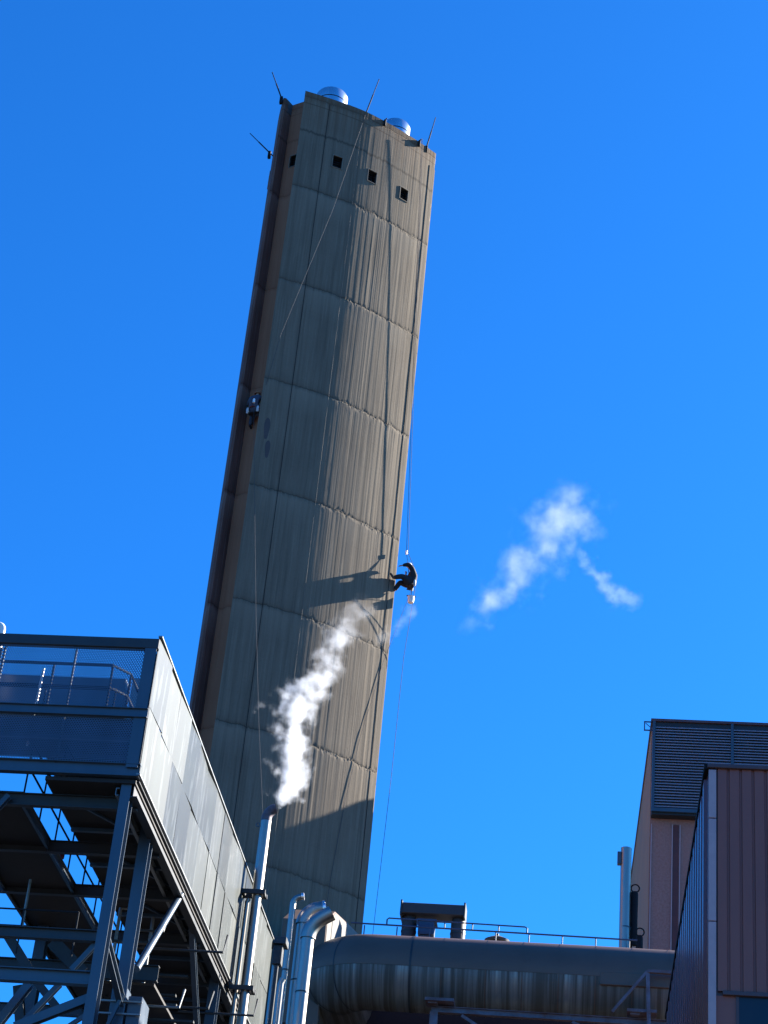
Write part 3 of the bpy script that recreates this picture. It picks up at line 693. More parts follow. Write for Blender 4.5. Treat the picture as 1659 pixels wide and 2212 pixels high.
# lower front beams
part('lower_beam', MB().hbeam((XL, 36.30, 13.68), (-9.68, 36.30, 13.68), .18, .26, .018), M['steel'])
part('lower_beam', MB().hbeam((XL, 36.9, 14.72), (-9.6, 36.9, 14.72), .16, .22, .016), M['steel_dark'])
part('lower_beam', MB().hbeam((XL, 41.5, 15.6), (-9.6, 41.5, 15.6), .16, .34, .016), M['steel_dark'])
part('lower_beam', MB().hbeam((XL, 47.2, 15.9), (-9.6, 47.2, 15.9), .16, .3, .016), M['steel_dark'])
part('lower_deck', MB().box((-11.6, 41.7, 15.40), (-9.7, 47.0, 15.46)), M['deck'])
def brace_px(a_, b_, Y, w=.09, h=.12, mat='steel', kind='channel', name='brace', s=0.18, o=(0, 1924.4)):
    p_ = aty(o[0] + a_[0] * s, o[1] + a_[1] * s, Y); q_ = aty(o[0] + b_[0] * s, o[1] + b_[1] * s, Y)
    m = MB(); getattr(m, kind)(p_, q_, w, h, up=(0, 1, 0)) if kind != 'bar' else m.bar(p_, q_, w, h, (0, 1, 0))
    return part(name, m, M[mat])
brace_px((1060, 1300), (180, 1640), 36.35, .16, .16, 'steel', 'hbeam')
brace_px((1150, 640), (860, 950), 37.0, .10, .10)
brace_px((720, 1120), (220, 1640), 38.5, .11, .11)
brace_px((360, 1110), (-60, 1640), 37.5, .16, .16)
brace_px((60, 480), (380, 1000), 40.0, .20, .2, 'steel_dark', 'hbeam')
brace_px((640, 620), (1000, 1000), 41.0, .28, .2, 'steel_dark', 'hbeam')
brace_px((430, 1080), (700, 1420), 40.0, .16, .2, 'steel_dark', 'hbeam')
brace_px((1480, 1240), (1290, 1620), 38.1, .07, .09)
brace_px((1060, 1470), (800, 1640), 39.5, .08, .08)
brace_px((220, 1150), (250, 1640), 42.0, .2, .2, 'steel_dark', 'hbeam')
# upper left knee brace under the first beam
p_ = aty(20, 1719, 36.6); q_ = aty(-40, 1782, 36.6); part('brace', MB().channel(p_, q_, .1, .14, up=(0, 1, 0)), M['steel'])
# railings: upper level on the deck and on the walkway
def rail(pts, zt, hs=(0.0, .45), r=.022, mat='rail_dark', posts=1.4, name='railing', zb=None, parent=gan):
    m = MB()
    for h_ in hs: m.tube([(x, y, zt - h_) for x, y in pts], r, 8)
    for (a_, b_) in zip(pts, pts[1:]):
        a2, b2 = Vector(a_), Vector(b_); L = (b2 - a2).length; k_ = max(1, round(L / posts))
        for i in range(k_ + 1):
            q_ = a2.lerp(b2, i / k_); m.tube([(q_.x, q_.y, zb if zb is not None else zt - 1.1), (q_.x, q_.y, zt)], r * .9, 8)
    return m.build(name, M[mat], parent, smooth=True)
part('upper_deck', MB().box((XL, 36.3, 19.0), (-9.42, 37.9, 19.08)), M['deck']); part('upper_deck', MB().box((-11.9, 37.91, 19.0), (-9.42, 42, 19.08)), M['deck'])
for (x, y, z, w_, h_) in ((-10.35, 38.0, 19.5, .14, .34), (-10.75, 38.2, 19.45, .10, .2), (-10.1, 38.6, 19.6, .12, .5)): part('lit_strip_box', MB().box((x, y, z), (x + w_, y + .12, z + h_)), M['steel_pale'], bevel=.01)  # added pale boxes stand in for lit strips behind the mesh
for y in (37.0, 37.9, 39.0): part('floor_channel', MB().bar((XL if y < 38 else -11.9, y, 18.95), (-9.5, y, 18.95), .08, .08), M['steel'])
rail([(XL, 38.2), (-10.82, 38.2), (-10.5, 38.6), (-10.5, 44.5)], 21.25, (0, .53), .03, zb=19.1)
rail([(XL, 40.1), (-11.2, 40.1), (-11.0, 40.4), (-11.0, 46)], 21.62, (0,), .025, zb=20.2)
rail([(-11.85, 37), (-11.85, 52)], 18.75, (0, .5), .022)
rail([(-13.28, 37), (-13.28, 52)], 18.75, (0, .5), .022)
rail([(-11.15, 37), (-11.15, 45)], 18.75, (0, .5), .022)
part('equipment_housing', MB().box((-16, 41.0, 21.55), (-11.25, 41.5, 22.37)), M['steel'], bevel=.02)
part('equipment_housing', MB().box((-11.1, 41.0, 21.5), (-10.8, 43, 22.4)), M['steel_pale'], bevel=.02)
pl = aty(50, 1690, 37.6); part('lamp_pole', MB().tube([(pl.x, 37.4, 18.9), (pl.x + .03, 37.4, 20.7)], .03, 8), M['white'], smooth=True)
part('stay', MB().tube([aty(66, 1900, 40), aty(46, 2010, 40)], .03, 8), M['steel_pale'], smooth=True)
rail([(-14.5, 39.5), (-11.0, 39.5)], 16.15, (0, .42), .02, posts=1.2, zb=15.2)
for (x, y, z) in ((-10.9, 42.5, 16.4), (-10.3, 43.2, 16.5)): part('conduit', MB().tube([(x, y, 15.4), (x, y, z + 1), (x + .3, y + .3, z + 1.1)], .04, 8), M['steel_pale'], smooth=True)
rng = random.Random(3)
for i in range(16):
    x = rng.uniform(-11.5, -9.8); y = rng.uniform(40.5, 48); z = rng.choice((15.2, 15.9, 16.6)); L = rng.uniform(.5, 2.2)
    if i % 2: part('cable_tray', MB().box((x - L / 2, y, z), (x + L / 2, y + .12, z + .05)), M['steel_dark'])
    else: part('conduit', MB().tube([(x, y, z), (x + L, y, z), (x + L, y + .3, z + .5)], .03, 8), M['steel_pale' if i % 4 else 'steel_dark'], smooth=True)
settle(gan)

# warning bell seen through the slot
bp = aty(127, 1841, 41.0); b_ = MB(); b_.tube([bp + Vector((0, 0, .14)), bp + Vector((0, 0, .08)), bp + Vector((0, 0, -.12)), bp + Vector((0, 0, -.17))], [.06, .14, .14, .08], 14)
tag(b_.build('warning_beacon', M['red'], None, smooth=True), 'dark red warning beacon seen through the slot in the gantry floor', 'beacon')

# low plant buildings behind the gantry's foot
def plain_hall(name, label, cat, poly, z, mat, openings_y=None):
    t = thing(name, label, cat, (poly[0][0], poly[0][1], 0))
    MB().prism(poly, 0, z).build('wall', mat, t)
    cx = sum(p_[0] for p_ in poly) / len(poly); cy = sum(p_[1] for p_ in poly) / len(poly)
    MB().prism([(cx + (x - cx) * 1.02, cy + (y - cy) * 1.02) for x, y in poly], z, z + .18).build('roof', M['roof'], t)
    x0, x1 = poly[0][0], poly[1][0]; yy = poly[0][1]
    k_ = 0; x = x0 + .5
    while x < x1 - .8 and openings_y:
        for zz in openings_y:
            w_ = MB().box((x, yy - .05, zz), (x + .8, yy + .02, zz + .6)).build('window', M['steel_dark'], t)
            MB().box((x + .06, yy - .06, zz + .06), (x + .74, yy - .052, zz + .54)).build('pane', M['glass'], w_)
        x += 1.6
    settle(t); return t
plain_hall('plant_hall', 'pale walled plant hall glimpsed low behind the steel gantry', 'building', [(-21, 58), (-14.4, 58), (-14.4, 68), (-21, 68)], 18.6, M['pale_wall'], (15.2, 17.0))
plain_hall('pump_house', 'dark grey pump house behind the gantry legs', 'building', [(-13.8, 55.5), (-10.4, 55.5), (-10.4, 66), (-13.8, 66)], 18.5, M['steel_dark'], (16.0, 17.3))

# ------------------------------------------------------------------ vent pipes beside the gantry
def arc(c, r, a0, a1, ax1, ax2, n=10):
    return [Vector(c) + Vector(ax1) * r * math.cos(a0 + (a1 - a0) * i / n) + Vector(ax2) * r * math.sin(a0 + (a1 - a0) * i / n) for i in range(n + 1)]
# steam pipe
sp = thing('steam_pipe', 'tall thin steel vent pipe clamped to the gantry side, giving off white steam', 'pipe', (-8.95, 48.4, 0))
px_, py_, pr_ = -8.95, 48.3, .135
el = arc((px_ + .30, py_, 22.18), .30, math.pi, math.pi / 2 + .25, (1, 0, 0), (0, 0, 1))
MB().tube([(px_, py_, 0), (px_, py_, 20.1)], pr_ - .015, 20).build('lower_pipe', M['pipe'], sp, smooth=True)
MB().tube([(px_, py_, 20.1), (px_, py_, 22.1)], pr_, 20).build('upper_pipe', M['pipe'], sp, smooth=True)
MB().tube([Vector((px_, py_, 22.1))] + el, [pr_] * (len(el)) + [pr_ * .95], 20, False).build('elbow', M['rust'], sp, smooth=True)
for z in (20.12, 17.62):
    c_ = MB(); c_.box((px_ - .38, py_ - .20, z - .06), (px_ + .24, py_ - .14, z + .06)); c_.box((px_ - .38, py_ + .14, z - .06), (px_ + .24, py_ + .20, z + .06))
    c_.box((px_ - .38, py_ - .14, z - .04), (px_ - .30, py_ + .14, z + .04)); c_.box((px_ + .16, py_ - .14, z - .04), (px_ + .22, py_ + .14, z + .04)); c_.build('clamp', M['steel_dark'], sp, bevel=.006)
MB().tube(arc((px_ - .20, py_, 22.0), .05, 0, 2 * math.pi, (1, 0, 0), (0, 0, 1), 12), .014, 6, False).build('lifting_eye', M['steel'], sp, smooth=True)
MB().tube([(px_ - .24, py_ + .05, 0), (px_ - .24, py_ + .05, 19.9), (px_ - .2, py_ + .05, 20.0)], .06, 12).build('drain_line', M['pipe'], sp, smooth=True)
settle(sp)
def vent(name, label, x, y, r, z, rb, d, stub, cowl, joints=(), cat='pipe', el_mat='pipe', a_end=.12, ek=1.0):
    t = thing(name, label, cat, (x, y, 0)); d = Vector(d).normalized()
    MB().tube([(x, y, 0), (x, y, z)], r, 28, False).build('riser', M['pipe'], t, smooth=True)
    e = arc(Vector((x, y, z)) + d * rb, rb, math.pi, math.pi / 2 + a_end, d, (0, 0, 1), 14); r *= ek
    end = e[-1] + (e[-1] - e[-2]).normalized() * stub
    eb = MB().tube(e + [end], r, 28, False).build('elbow', M[el_mat], t, smooth=True)
    dd = (end - e[-1]).normalized()
    if cowl: MB().tube([end - dd * .05, end + dd * .03, end + dd * .05, end - dd * .1], [r + .03, r + .03, r - .03, r - .05], 28, True).build('collar', M['stainless'], eb, smooth=True)
    else: MB().tube([end - dd * .02, end - dd * .03], r - .01, 28).build('grille', M['louvre'], eb)
    for zj in joints: MB().tube([(x, y, zj), (x, y, zj + .04)], r / ek + .012, 28, False).build('joint_band', M['steel_dark'], t, smooth=True)
    settle(t)
vent('small_vent_pipe', 'thin blue lit vent pipe with a bent top, left of the two big vents', -9.28, 56, .090, 22.82, .24, (1, .1, 0), .06, True, (20.8,))
vent('large_vent_pipe', 'wide silver vent pipe with a bent top ending in a bright collar', -8.95, 56.3, .19, 22.32, .52, (1, .12, 0), .10, True, (20.6,), ek=1.22)
vent('wide_vent_pipe', 'wide silver vent pipe with bent top nearest the round duct', -8.70, 55.8, .185, 21.72, .75, (1, -.05, 0), .28, False, (20.1,), a_end=.5, ek=1.2)
for i, (x, y, r) in enumerate(((-9.25, 53.9, .07), (-9.12, 54.5, .09))):
    m = MB().tube([(x, y, 0), (x, y, 20.4 - i * .5), (x + .05, y, 20.55 - i * .5)], r, 14).build('service_pipe', M['pipe'], None, smooth=True)
    tag(m, ['slim pale service pipe right behind the end of the panelled gantry', 'slim service pipe between the gantry end and the bent vent pipes'][i], 'pipe')
m = MB(); m.box((-9.45, 53.6, 20.75), (-8.95, 54.1, 20.95)); m.box((-9.3, 53.7, 20.2), (-9.05, 54.0, 20.75)); m.box((-9.22, 53.75, 0), (-9.12, 53.85, 20.2))
tag(m.build('pipe_bracket', M['steel_dark'], None, bevel=.01), 'dark pipe bracket on a slim post at the far end of the gantry', 'bracket')

# ------------------------------------------------------------------ flue duct
DY, DZ, DR = 66.0, 24.34, 1.25
ax_pts = [(2.6, DY, DZ - .02)] + [(x, DY, DZ) for x in (0.0, -2.0, -4.0, -5.8, -7.0)]
ac = arc((-7.9, DY + 1.6, DZ), 1.6, -math.pi / 2, -math.pi, (1, 0, 0), (0, 1, 0), 10) + [Vector((-9.5, 71, DZ)), Vector((-9.5, 77.0, DZ))]
ax_pts += [tuple(v) for v in ac]
duct = thing('flue_duct', 'big round horizontal duct with streaked lower cladding, running right from the chimney foot', 'duct', (-3, DY, 0))
def shell(a0, a1, r, mat, name, n=28):
    m = MB(); P_ = [Vector(v) for v in ax_pts]; P2_ = []
    for a_, b_ in zip(P_, P_[1:]):
        for i in range(4): P2_.append(a_.lerp(b_, i / 4))
    P2_.append(P_[-1]); rows_ = []
    for i, p_ in enumerate(P2_):
        d_ = (P2_[min(i+1, len(P2_)-1)] - P2_[max(i-1, 0)]).normalized(); s_ = Vector((0, 0, 1)).cross(d_).normalized(); o_ = Vector((0, 0, 1))
        rows_.append([p_ + (s_ * math.cos(RAD(a0 + (a1 - a0) * j / n)) + o_ * math.sin(RAD(a0 + (a1 - a0) * j / n))) * r for j in range(n + 1)])
    m.add([v for r_ in rows_ for v in r_], [(i * (n+1) + j, i * (n+1) + j + 1, (i+1) * (n+1) + j + 1, (i+1) * (n+1) + j) for i in range(len(rows_)-1) for j in range(n)])
    return m.build(name, mat, duct, smooth=True)
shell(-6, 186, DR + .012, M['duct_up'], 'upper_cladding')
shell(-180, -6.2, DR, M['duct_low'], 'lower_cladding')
def ring_at(i0, r, w, mat='steel_dark', name='seam_band'):
    p_ = Vector(ax_pts[i0]) if isinstance(i0, int) else Vector(i0); m = MB(); m.tube([p_ + Vector((-w/2, 0, 0)), p_ + Vector((w/2, 0, 0))], r, 48, False); return m.build(name, M[mat], duct, smooth=True)
ring_at((-6.6, DY, DZ), DR + .022, .07)
for x in (-5.55, -4.1, -2.9, -1.7, -.5, .7, 1.9): ring_at((x, DY, DZ), DR + .018, .03, 'duct_up')
for j in (3, 6):
    c_ = ac[j]; d_ = (ac[j+1] - ac[j-1]).normalized(); MB().tube([c_ - d_ * .02, c_ + d_ * .02], DR + .018, 48, False).build('seam_band', M['steel_dark'], duct, smooth=True)
MB().box((-.35, DY - DR - .03, DZ - .42), (2.5, DY - DR + .30, DZ + .02)).build('access_cover', M['duct_up'], duct, bevel=.02)
settle(duct)
# square branch rising to the chimney
br = thing('square_duct', 'sunlit square duct rising into the chimney behind the vent pipes', 'duct', (-10.4, 69, 0))
MB().prism([(66.5, 22.6), (66.1, 26.12), (67.95, 27.15), (71.8, 28.13), (75.3, 29.0), (76.6, 29.0), (76.6, 24.5), (70.0, 22.6)], -11.25, -9.72, 'x').build('casing', M['duct_up'], br, bevel=.015)
mpl = mat_plain('pale_duct_sheet', (0.10, 0.09, 0.075), .55, .1, .12)
MB().prism([(66.55, 22.7), (66.18, 26.08), (67.98, 27.09), (71.8, 28.05), (75.2, 28.9), (75.2, 24.6), (70.0, 22.7)], -9.718, -9.70, 'x').build('side_sheet', mpl, br)
MB().box((-9.70, 67.3, 25.0), (-9.685, 67.36, 26.7)).build('seam', M['steel_dark'], br)
settle(br)
# support frame
sf = thing('duct_support_frame', 'rust stained steel frame carrying the round duct', 'support frame', (-2, 65.2, 0))
def sf_part(name, mb): return mb.build(name, M['rust'], sf)
o2 = (829.5, 2024.0)
pL = aty(945, 2181, 64.9); pR = aty(1440, 2210, 64.9)
sf_part('front_beam', MB().hbeam((pL.x - .2, 64.9, pL.z), (2.6, 64.9, pL.z - .05), .18, .20, .016))
sf_part('rear_beam', MB().hbeam((pL.x - .2, 67.1, pL.z), (2.6, 67.1, pL.z), .18, .20, .016))
for x in (pL.x - .1, 1.3):
    sf_part('leg', MB().hbeam((x, 64.9, 0), (x, 64.9, pL.z - .1), .26, .24, .018, (0, 1, 0))); sf_part('leg', MB().hbeam((x, 67.1, 0), (x, 67.1, pL.z - .1), .26, .24, .018, (0, 1, 0)))
sf_part('brace', MB().bar((pL.x + .8, 64.9, pL.z - .15), (pL.x + 3.2, 64.9, pL.z - 1.6), .10, .10)); sf_part('brace', MB().bar((1.2, 64.9, pL.z - 1.4), (-1.2, 64.9, pL.z - .15), .10, .10))
for x in (pL.x + .05, 1.0):
    sf_part('saddle', MB().box((x - .45, 64.45, pL.z + .16), (x + .5, 65.2, pL.z + .26))); sf_part('saddle_foot', MB().box((x - .35, 64.55, pL.z + .10), (x - .05, 65.1, pL.z + .16)))
a_ = aty(1399, 2098, 64.4); b_ = aty(1322, 2186, 64.4); c_ = aty(1466, 2103, 64.4)
sf_part('upper_brace', MB().bar(a_, b_, .09, .09, (0, 1, 0))); sf_part('upper_post', MB().bar(a_, aty(1402, 2230, 64.4), .12, .10, (0, 1, 0))); sf_part('upper_arm', MB().bar(a_, c_ + Vector((.4, 0, 0)), .10, .16, (0, 1, 0)))
settle(sf)

# ------------------------------------------------------------------ low roof behind the duct with rails and exhaust hood
plain_hall('filter_house', 'low dark filter house hidden behind the round duct, its roof just below the handrail', 'building', [(-8.4, 69.4), (1.35, 69.4), (1.35, 83.6), (-8.4, 83.6)], 26.2, M['overall_black'])  # near-black walls stand in for the shade below the duct
plain_hall('annex', 'dark low annex at the chimney foot under the round duct', 'building', [(-11.6, 70.6), (-8.0, 70.6), (-8.0, 74.4), (-11.6, 73.6)], 24.45, M['overall_black'])  # dark block added to fill the gap, its black standing for shade
rl = thing('roof_handrail', 'blue black tubular handrail along the roof edge behind the round duct', 'handrail', (-3.7, 70, 26.38))
m = MB(); y = 70.0
m.tube([(-9.4, y, 27.53), (.9, y, 27.43)], .032, 8); m.build('lower_rail', M['rail'], rl, smooth=True)
m = MB(); m.tube([(-8.10, y, 27.50), (-8.10, y, 27.72), (-8.04, y, 27.78), (-3.10, y, 27.71), (-3.03, y, 27.66), (-3.03, y, 27.44)], .028, 8); m.build('upper_rail', M['rail'], rl, smooth=True)
for i in range(9):
    x = -8.9 + i * 1.19
    m = MB().tube([(x, y, 26.4), (x, y, 27.46)], .022, 8); m.build('post', M['rail'], rl, smooth=True)
for x in (-7.0, -6.0, -5.0, -4.05): MB().tube([(x, y, 27.5), (x, y, 27.74)], .022, 8).build('post', M['rail'], rl, smooth=True)
settle(rl)
hd = thing('exhaust_hood', 'dark exhaust hood on two round legs standing on the roof behind the duct', 'exhaust hood', (-6.4, 70.9, 26.38))
hy = 70.9; k_ = hy / 70
m = MB(); m.prism([(hy - .45, 28.20), (hy - .38, 28.62), (hy + .38, 28.62), (hy + .45, 28.20)], -7.62 * k_, -5.27 * k_, 'x'); m.build('head', M['hood'], hd, bevel=.02)
for x in (-7.68, -5.36): MB().prism([(hy - .49, 28.12), (hy - .43, 28.70), (hy + .43, 28.70), (hy + .49, 28.12)], x - .03, x + .03, 'x').build('end_plate', M['steel_dark'], hd)
for x in (-7.38, -5.58): MB().tube([(x, hy, 26.38), (x, hy, 28.1), (x, hy, 28.3)], [.27, .27, .16], 24).build('leg', M['hood'], hd, smooth=True)
for x in (-7.38, -5.58): MB().tube([(x, hy, 27.6), (x, hy, 27.66)], .285, 24, False).build('collar', M['steel_dark'], hd, smooth=True)
settle(hd)
m = MB(); m.box((-7.0, 70.4, 27.40), (-6.42, 71.0, 27.90)); m.box((-7.06, 70.34, 27.90), (-6.34, 71.06, 27.96)); m.box((-7.02, 70.38, 26.38), (-6.45, 71.0, 27.2)); m.box((-6.9, 70.5, 27.2), (-6.5, 70.9, 27.4))
tag(m.build('roof_fan_unit', M['rail'], None, bevel=.01), 'small boxy fan unit between the legs of the exhaust hood', 'fan unit')
m = MB(); cx_ = -4.12; m.tube([(cx_, 70.6, 26.38), (cx_, 70.6, 27.30)], .2, 16); m.tube([(cx_, 70.6, 27.28), (cx_, 70.6, 27.36), (cx_, 70.6, 27.48), (cx_, 70.6, 27.52)], [.44, .46, .22, .07], 24); m.tube([(cx_, 70.6, 27.5), (cx_, 70.6, 27.62)], .06, 8)
tag(m.build('roof_vent_cap', M['hood'], None, smooth=True), 'low domed vent cap on the roof right of the exhaust hood', 'vent cap')

# ------------------------------------------------------------------ louvred building
lb = thing('louvred_building', 'tall mauve panelled plant building with a dark louvre band under its roof', 'building', (5, 94, 0))
HB = 43.1; LX, LY, RX = 1.55, 84.5, 8.8
lw = MB(); lw.prism([(LX, LY), (RX, LY), (RX, 104), (.95, 104)], 0, HB - .12); 
lwo = lw.build('wall', M['pebble'], lb)
MB().prism([(LX - .02, LY + .12), (LX - .005, LY + .12), (.97, 104), (.90, 104)], 0, HB - .14).build('side_wall', M['side_brown'], lb)
for (x0, x1) in ((2.56, 2.80), (4.9, 5.14), (7.3, 7.5)): MB().box((x0, LY - .02, 0), (x1, LY - .004, 38.2)).build('red_strip', M['red_strip'], lb)
for x in (2.50, 2.84, 1.58): MB().box((x, LY - .05, 0), (x + .04, LY - .004, 38.2)).build('joint_cover', M['trim'], lb)
rf = MB(); rf.prism([(LX - .06, LY - .62), (RX + .1, LY - .62), (RX + .1, 104), (.85, 104)], HB - .12, HB); rf.build('roof', M['brown_edge'], lb)
lv = MB().box((LX + .02, LY - .52, 38.45), (RX, LY - .06, HB - .125)).build('louvre_box', M['louvre'], lb)
for i in range(29):
    z = 38.88 + i * .138
    if z > HB - .3: break
    m = MB().add([(LX + .12, LY - .53, z), (RX, LY - .53, z), (RX, LY - .60, z - .05), (LX + .12, LY - .60, z - .05), (LX + .12, LY - .60, z - .095), (RX, LY - .60, z - .095), (RX, LY - .53, z - .05), (LX + .12, LY - .53, z - .05)],
                [(0,1,2,3), (3,2,5,4), (4,5,6,7), (7,6,1,0), (0,3,4,7), (1,6,5,2)])
    m.build('slat', M['louvre_blue'], lv)
for x in (LX + .02, 5.06): MB().box((x, LY - .64, 38.62), (x + .12, LY - .525, HB - .13)).build('mullion', M['steel'], lv)
MB().box((LX + .02, LY - .65, 38.55), (RX, LY - .525, 38.72)).build('sill', M['steel'], lv)
m = MB(); bx, by, bz = 1.2, 84.0, 42.55
m.bar((bx - .03, by, bz + .42), (bx + .38, by, bz + .42), .05, .05); m.bar((bx - .03, by, bz), (bx + .38, by, bz), .05, .05); m.bar((bx, by, bz + .025), (bx, by, bz + .395), .05, .05, (0, 1, 0)); m.bar((bx + .05, by + .02, bz + .36), (bx + .33, by + .02, bz + .1), .03, .03, (0, 1, 0))
m.build('davit_bracket', M['rail'], lb)
settle(lb)
# silver stack, cable ladder and cowls beside it
st = thing('silver_stack', 'slim silver exhaust stack standing beside the tall mauve building', 'exhaust stack', (.5, 80, 26.38))
MB().tube([(.53, 80, 26.38), (.49, 80, 35.1)], .225, 28, False).build('shaft', M['pipe'], st, smooth=True)
MB().tube([(.53, 80, 31.6), (.53, 80, 31.65)], .235, 28, False).build('joint_band', M['steel'], st, smooth=True)
MB().box((.13, 79.85, 34.35), (.30, 80.1, 34.9)).build('sampling_port', M['steel'], st, bevel=.02)
settle(st)
la = thing('cable_ladder', 'narrow dark cable ladder between the silver stack and the mauve building', 'ladder', (.8, 80.3, 26.38))
for x in (.78, 1.0): MB().bar((x, 80.3, 26.38), (x, 80.3, 33.3 if x < .9 else 32.4), .10 if x < .9 else .05, .06, (0, 1, 0)).build('stile', M['rod'], la)
for i in range(9): MB().box((.82, 80.28, 27.6 + i * .62), (.98, 80.32, 27.64 + i * .62)).build('rung', M['rod'], la)
settle(la)
for i, (x, y, z) in enumerate(((.90, 80.0, 33.1), (1.12, 79.4, 31.0))):
    t = thing('ring_cowl', ['dark ring topped cowl high beside the silver stack', 'dark ring topped cowl just above the round duct at the mauve building'][i], 'vent cowl', (x, y, 26.38), 'ring topped cowls')
    MB().tube([(x, y, z - 2.2 if i == 0 else 26.38), (x, y, z), (x, y, z + .1)], [.11, .13, .10], 18).build('body', M['rod'], t, smooth=True)
    MB().tube(arc((x, y, z + .25), .17, 0, 2 * math.pi, (1, 0, 0), (0, 0, 1), 18), .03, 8, False).build('ring', M['rod'], t, smooth=True)
    settle(t)

# ------------------------------------------------------------------ brown clad building in front
bb_ = thing('brown_clad_building', 'brown ribbed metal clad building at the right edge with a pale corner trim', 'building', (6, 50, 0))
FX, FY, FZ = 2.04, 42.0, 21.22
BX = 1.72; BYR = 59.5
MB().prism([(FX + .02, FY + .06), (14, FY + .06), (14, BYR), (BX + .04, BYR)], 0, FZ - .05).build('core', M['brown_edge'], bb_)
# front cladding: ribbed sheet from z 16.1 up
m = MB(); x = FX + .20; zb, zt = 16.08, FZ - .04; k_ = 0; pts = []
while x < 14:
    pts += [(x, FY - .02), (x + .195, FY - .02), (x + .205, FY + .02), (x + .250, FY + .02), (x + .262, FY - .02)]; x += .272
for (a_, b_) in zip(pts, pts[1:]): m.add([(a_[0], a_[1], zb), (b_[0], b_[1], zb), (b_[0], b_[1], zt), (a_[0], a_[1], zt)], [(0,1,2,3)])
m.build('front_cladding', M['brown'], bb_)
MB().box((FX + .30, FY - .07, zb - .09), (14, FY + .05, zb)).build('drip_sill', M['brown_edge'], bb_, bevel=.006)
m = MB(); 
for i, (z0, z1) in enumerate(((0, 4), (4, 8), (8, 12), (12, 17.60), (17.61, 19.98), (19.99, FZ - .06))): m.box((FX + .0, FY - .05, z0), (FX + .165, FY + .05, z1 - .012))
m.build('corner_trim', M['trim'], bb_, bevel=.008)
MB().box((FX - .03, FY - .10, FZ - .04), (14, FY + .15, FZ + .06)).build('roof_trim', M['brown_edge'], bb_, bevel=.01)
# lower wall set back, with window
m = MB().box((FX + .17, FY + .03, 0), (FX + .60, FY + .055, zb - .09)); m.build('lower_wall', M['brown'], bb_)
wn = MB().box((FX + .58, FY - .0, 12.0), (FX + .64, FY + .055, zb - .09)).build('window', M['brown_edge'], bb_); 
MB().box((FX + .64, FY + .02, 12.0), (6.0, FY + .04, zb - .09)).build('pane', M['glass'], wn)
# side: corrugated glossy sheet
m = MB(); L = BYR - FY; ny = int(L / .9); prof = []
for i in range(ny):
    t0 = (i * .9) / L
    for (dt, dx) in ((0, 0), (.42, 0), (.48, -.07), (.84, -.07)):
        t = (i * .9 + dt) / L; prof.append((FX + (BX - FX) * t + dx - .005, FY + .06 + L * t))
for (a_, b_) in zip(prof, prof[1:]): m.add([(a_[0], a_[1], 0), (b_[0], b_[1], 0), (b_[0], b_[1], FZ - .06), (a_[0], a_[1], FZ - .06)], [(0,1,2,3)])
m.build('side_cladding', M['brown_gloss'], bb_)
m = MB(); m.prism([(FX - .10, FY - .05), (FX + .05, FY - .05), (BX + .05, BYR), (BX - .10, BYR)], FZ - .055, FZ + .065); m.build('side_roof_trim', M['rod'], bb_)
settle(bb_)

# ------------------------------------------------------------------ pale pipe stub above the gantry's top left
ps = aty(4, 1368, 40.5); m = MB(); m.tube([(ps.x, 40.5, 18.8), (ps.x, 40.5, ps.z + .10)] + arc((ps.x - .12, 40.5, ps.z + .10), .12, 0, math.pi * .8, (1, 0, 0), (0, 0, 1), 8), .07, 14, False)
tag(m.build('gooseneck_vent', M['white'], None, smooth=True), 'pale gooseneck vent poking above the gantry at the left edge', 'vent pipe')

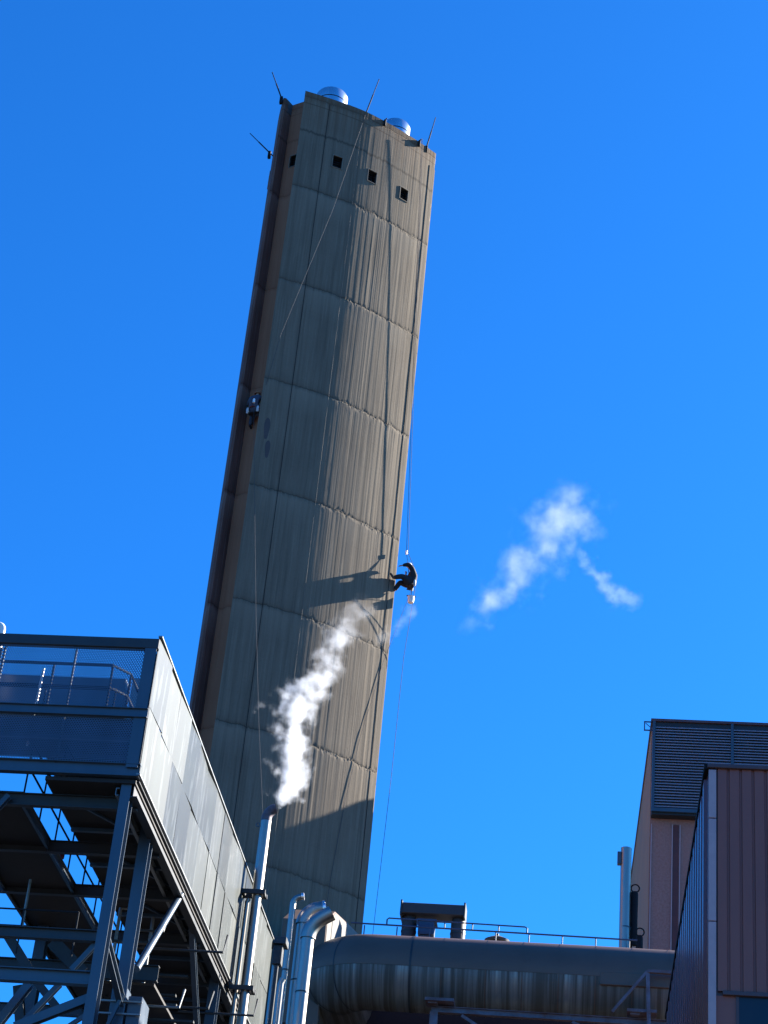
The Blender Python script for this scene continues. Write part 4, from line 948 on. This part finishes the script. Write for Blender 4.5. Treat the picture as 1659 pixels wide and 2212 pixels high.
# ------------------------------------------------------------------ steam
def steam(name, label, stations, yc, dens, zpad=.3, noise_scale=2.2, warp=.35, thr=.5, col=(.80, .82, .86), ramp=1.0, ys=1.0, seed=0.0, fade=None, axis='z'):
    """stations: (x, z, radius) along z (or along x when axis == 'x'); the cloud is a noise-broken tube round that line"""
    key = (lambda s_: s_[1]) if axis == 'z' else (lambda s_: s_[0])
    st_ = sorted(stations, key=key); t0, t1 = key(st_[0]), key(st_[-1])
    k = N(name + '_volume'); co = k.n('TexCoord').outputs['Object']
    wp = k.n('TexNoise', {'Vector': k.map(co, (1, 1, 1), (seed, 0, seed)), 'Scale': noise_scale * .55, 'Detail': 5.0, 'Roughness': .6}).outputs[1]
    off = k.n('VectorMath', {0: wp, 1: (.5, .5, .5)}, operation='SUBTRACT').outputs[0]
    off = k.n('VectorMath', {0: off, 3: warp * 2}, operation='SCALE').outputs[0]
    pos = k.n('VectorMath', {0: co, 1: off}, operation='ADD').outputs[0]
    sp_ = k.n('SeparateXYZ', {0: pos}); X, Y, Z = sp_.outputs
    T, O = (Z, X) if axis == 'z' else (X, Z)
    t = k.n('MapRange', {0: T, 1: t0, 2: t1, 3: 0.0, 4: 1.0}).outputs[0]
    vals = [(s_[0] if axis == 'z' else s_[1]) for s_ in st_]; rs = [s_[2] for s_ in st_]; vmin, vmax = min(vals), max(vals)
    def curve(ys_):
        d_ = k.n('FloatCurve', {1: t}); c_ = d_.mapping.curves[0]
        P_ = [((key(s_) - t0) / (t1 - t0), y_) for s_, y_ in zip(st_, ys_)]
        c_.points[0].location = P_[0]; c_.points[1].location = P_[-1]
        for q_ in P_[1:-1]: c_.points.new(*q_)
        d_.mapping.update(); return d_.outputs[0]
    cx = k.math('ADD', k.math('MULTIPLY', curve([(v - vmin) / (vmax - vmin + 1e-6) for v in vals]), vmax - vmin), vmin)
    rm = max(rs); rr = k.math('MULTIPLY', curve([r / rm for r in rs]), rm)
    dx = k.math('SUBTRACT', O, cx); dy = k.math('MULTIPLY', k.math('SUBTRACT', Y, yc), ys)
    d = k.math('DIVIDE', k.math('SQRT', k.math('ADD', k.math('MULTIPLY', dx, dx), k.math('MULTIPLY', dy, dy))), k.math('MAXIMUM', rr, .001))
    core = k.math('SUBTRACT', 1.0, d)                                   # 1 at axis, 0 at rim
    ends = k.n('MapRange', {0: T, 1: t0, 2: t0 + (.04 if fade is None else fade[0]), 3: 0.0, 4: 1.0}).outputs[0]
    ende = k.n('MapRange', {0: T, 1: t1 - (.4 if fade is None else fade[1]), 2: t1, 3: 1.0, 4: 0.0}).outputs[0]
    nz = k.noise(k.map(co, (1, 1, 1), (seed + 3, 5, seed)), noise_scale * 1.3, 8, .57)
    s = k.math('ADD', core, k.math('MULTIPLY', k.math('SUBTRACT', nz, thr), 3.3))
    s = k.math('MULTIPLY', s, ramp, clamp=True)
    s = k.math('MULTIPLY', k.math('MULTIPLY', s, s), k.math('GREATER_THAN', core, -.55))
    s = k.math('MULTIPLY', k.math('MULTIPLY', s, ends), ende)
    v = k.n('VolumePrincipled'); v.inputs['Color'].default_value = tuple(col) + (1,); v.inputs['Anisotropy'].default_value = .2
    k.t.links.new(k.math('MULTIPLY', s, dens), v.inputs['Density'])
    k.t.links.new(v.outputs[0], k.out.inputs['Volume'])
    # hull: a lumpy tube a little wider than the cloud
    m = MB(); pad = warp * .9 + .05; pts_ = [Vector((s_[0], yc, s_[1])) for s_ in st_]; rr_ = [r * 1.35 + pad for r in rs]
    d0 = (pts_[1] - pts_[0]).normalized(); d1 = (pts_[-1] - pts_[-2]).normalized()
    m.tube([pts_[0] - d0 * zpad] + pts_ + [pts_[-1] + d1 * zpad], [rr_[0] * .8] + rr_ + [rr_[-1] * .8], 14)
    o = m.build(name, k.m); tag(o, label, 'steam', kind='stuff'); o.pop('category', None); o['category'] = 'steam'
    return o
steam('steam_plume', 'dense white steam plume rising from the thin vent pipe in front of the chimney',
      [(-8.70, 22.36, .08), (-8.60, 22.7, .26), (-8.45, 23.1, .52), (-8.47, 23.7, .55), (-8.55, 24.4, .55), (-8.62, 25.1, .68), (-8.35, 25.8, .78), (-7.95, 26.45, .66), (-7.80, 27.0, .52), (-7.55, 27.5, .60), (-7.22, 28.1, .66), (-6.95, 28.8, .40)],
      48.35, 4.0, noise_scale=1.8, warp=.46, thr=.55, ramp=1.2, fade=(.05, 5.0))
steam('drifting_steam', 'thin torn cloud of steam drifting in the blue sky right of the chimney',
      [(-4.3, 27.9, .35), (-3.5, 28.9, .65), (-2.9, 29.6, 1.1), (-2.45, 30.3, .95), (-2.05, 30.9, .9), (-1.75, 31.5, 1.3), (-1.6, 32.1, 1.15), (-1.5, 32.8, .5)],
      48.6, .28, noise_scale=1.15, warp=.55, thr=.56, ramp=1.2, seed=11.0, fade=(1.0, .6))
steam('steam_shred', 'small faint shred of steam right of the torn steam cloud',
      [(-1.35, 30.6, .25), (-.8, 30.15, .42), (-.42, 29.6, .55), (0.0, 29.35, .46), (.6, 29.2, .28)],
      48.6, .32, noise_scale=1.7, warp=.35, thr=.56, ramp=1.2, seed=23.0, fade=(.3, .4), axis='x')
steam('steam_wisp', 'faint steam wisp right of the dense plume at the chimney edge',
      [(-6.7, 27.2, .2), (-6.3, 27.8, .34), (-5.9, 28.3, .34), (-5.6, 28.9, .2)],
      48.4, .32, noise_scale=2.0, warp=.3, thr=.56, ramp=1.2, seed=31.0, fade=(.4, .5))
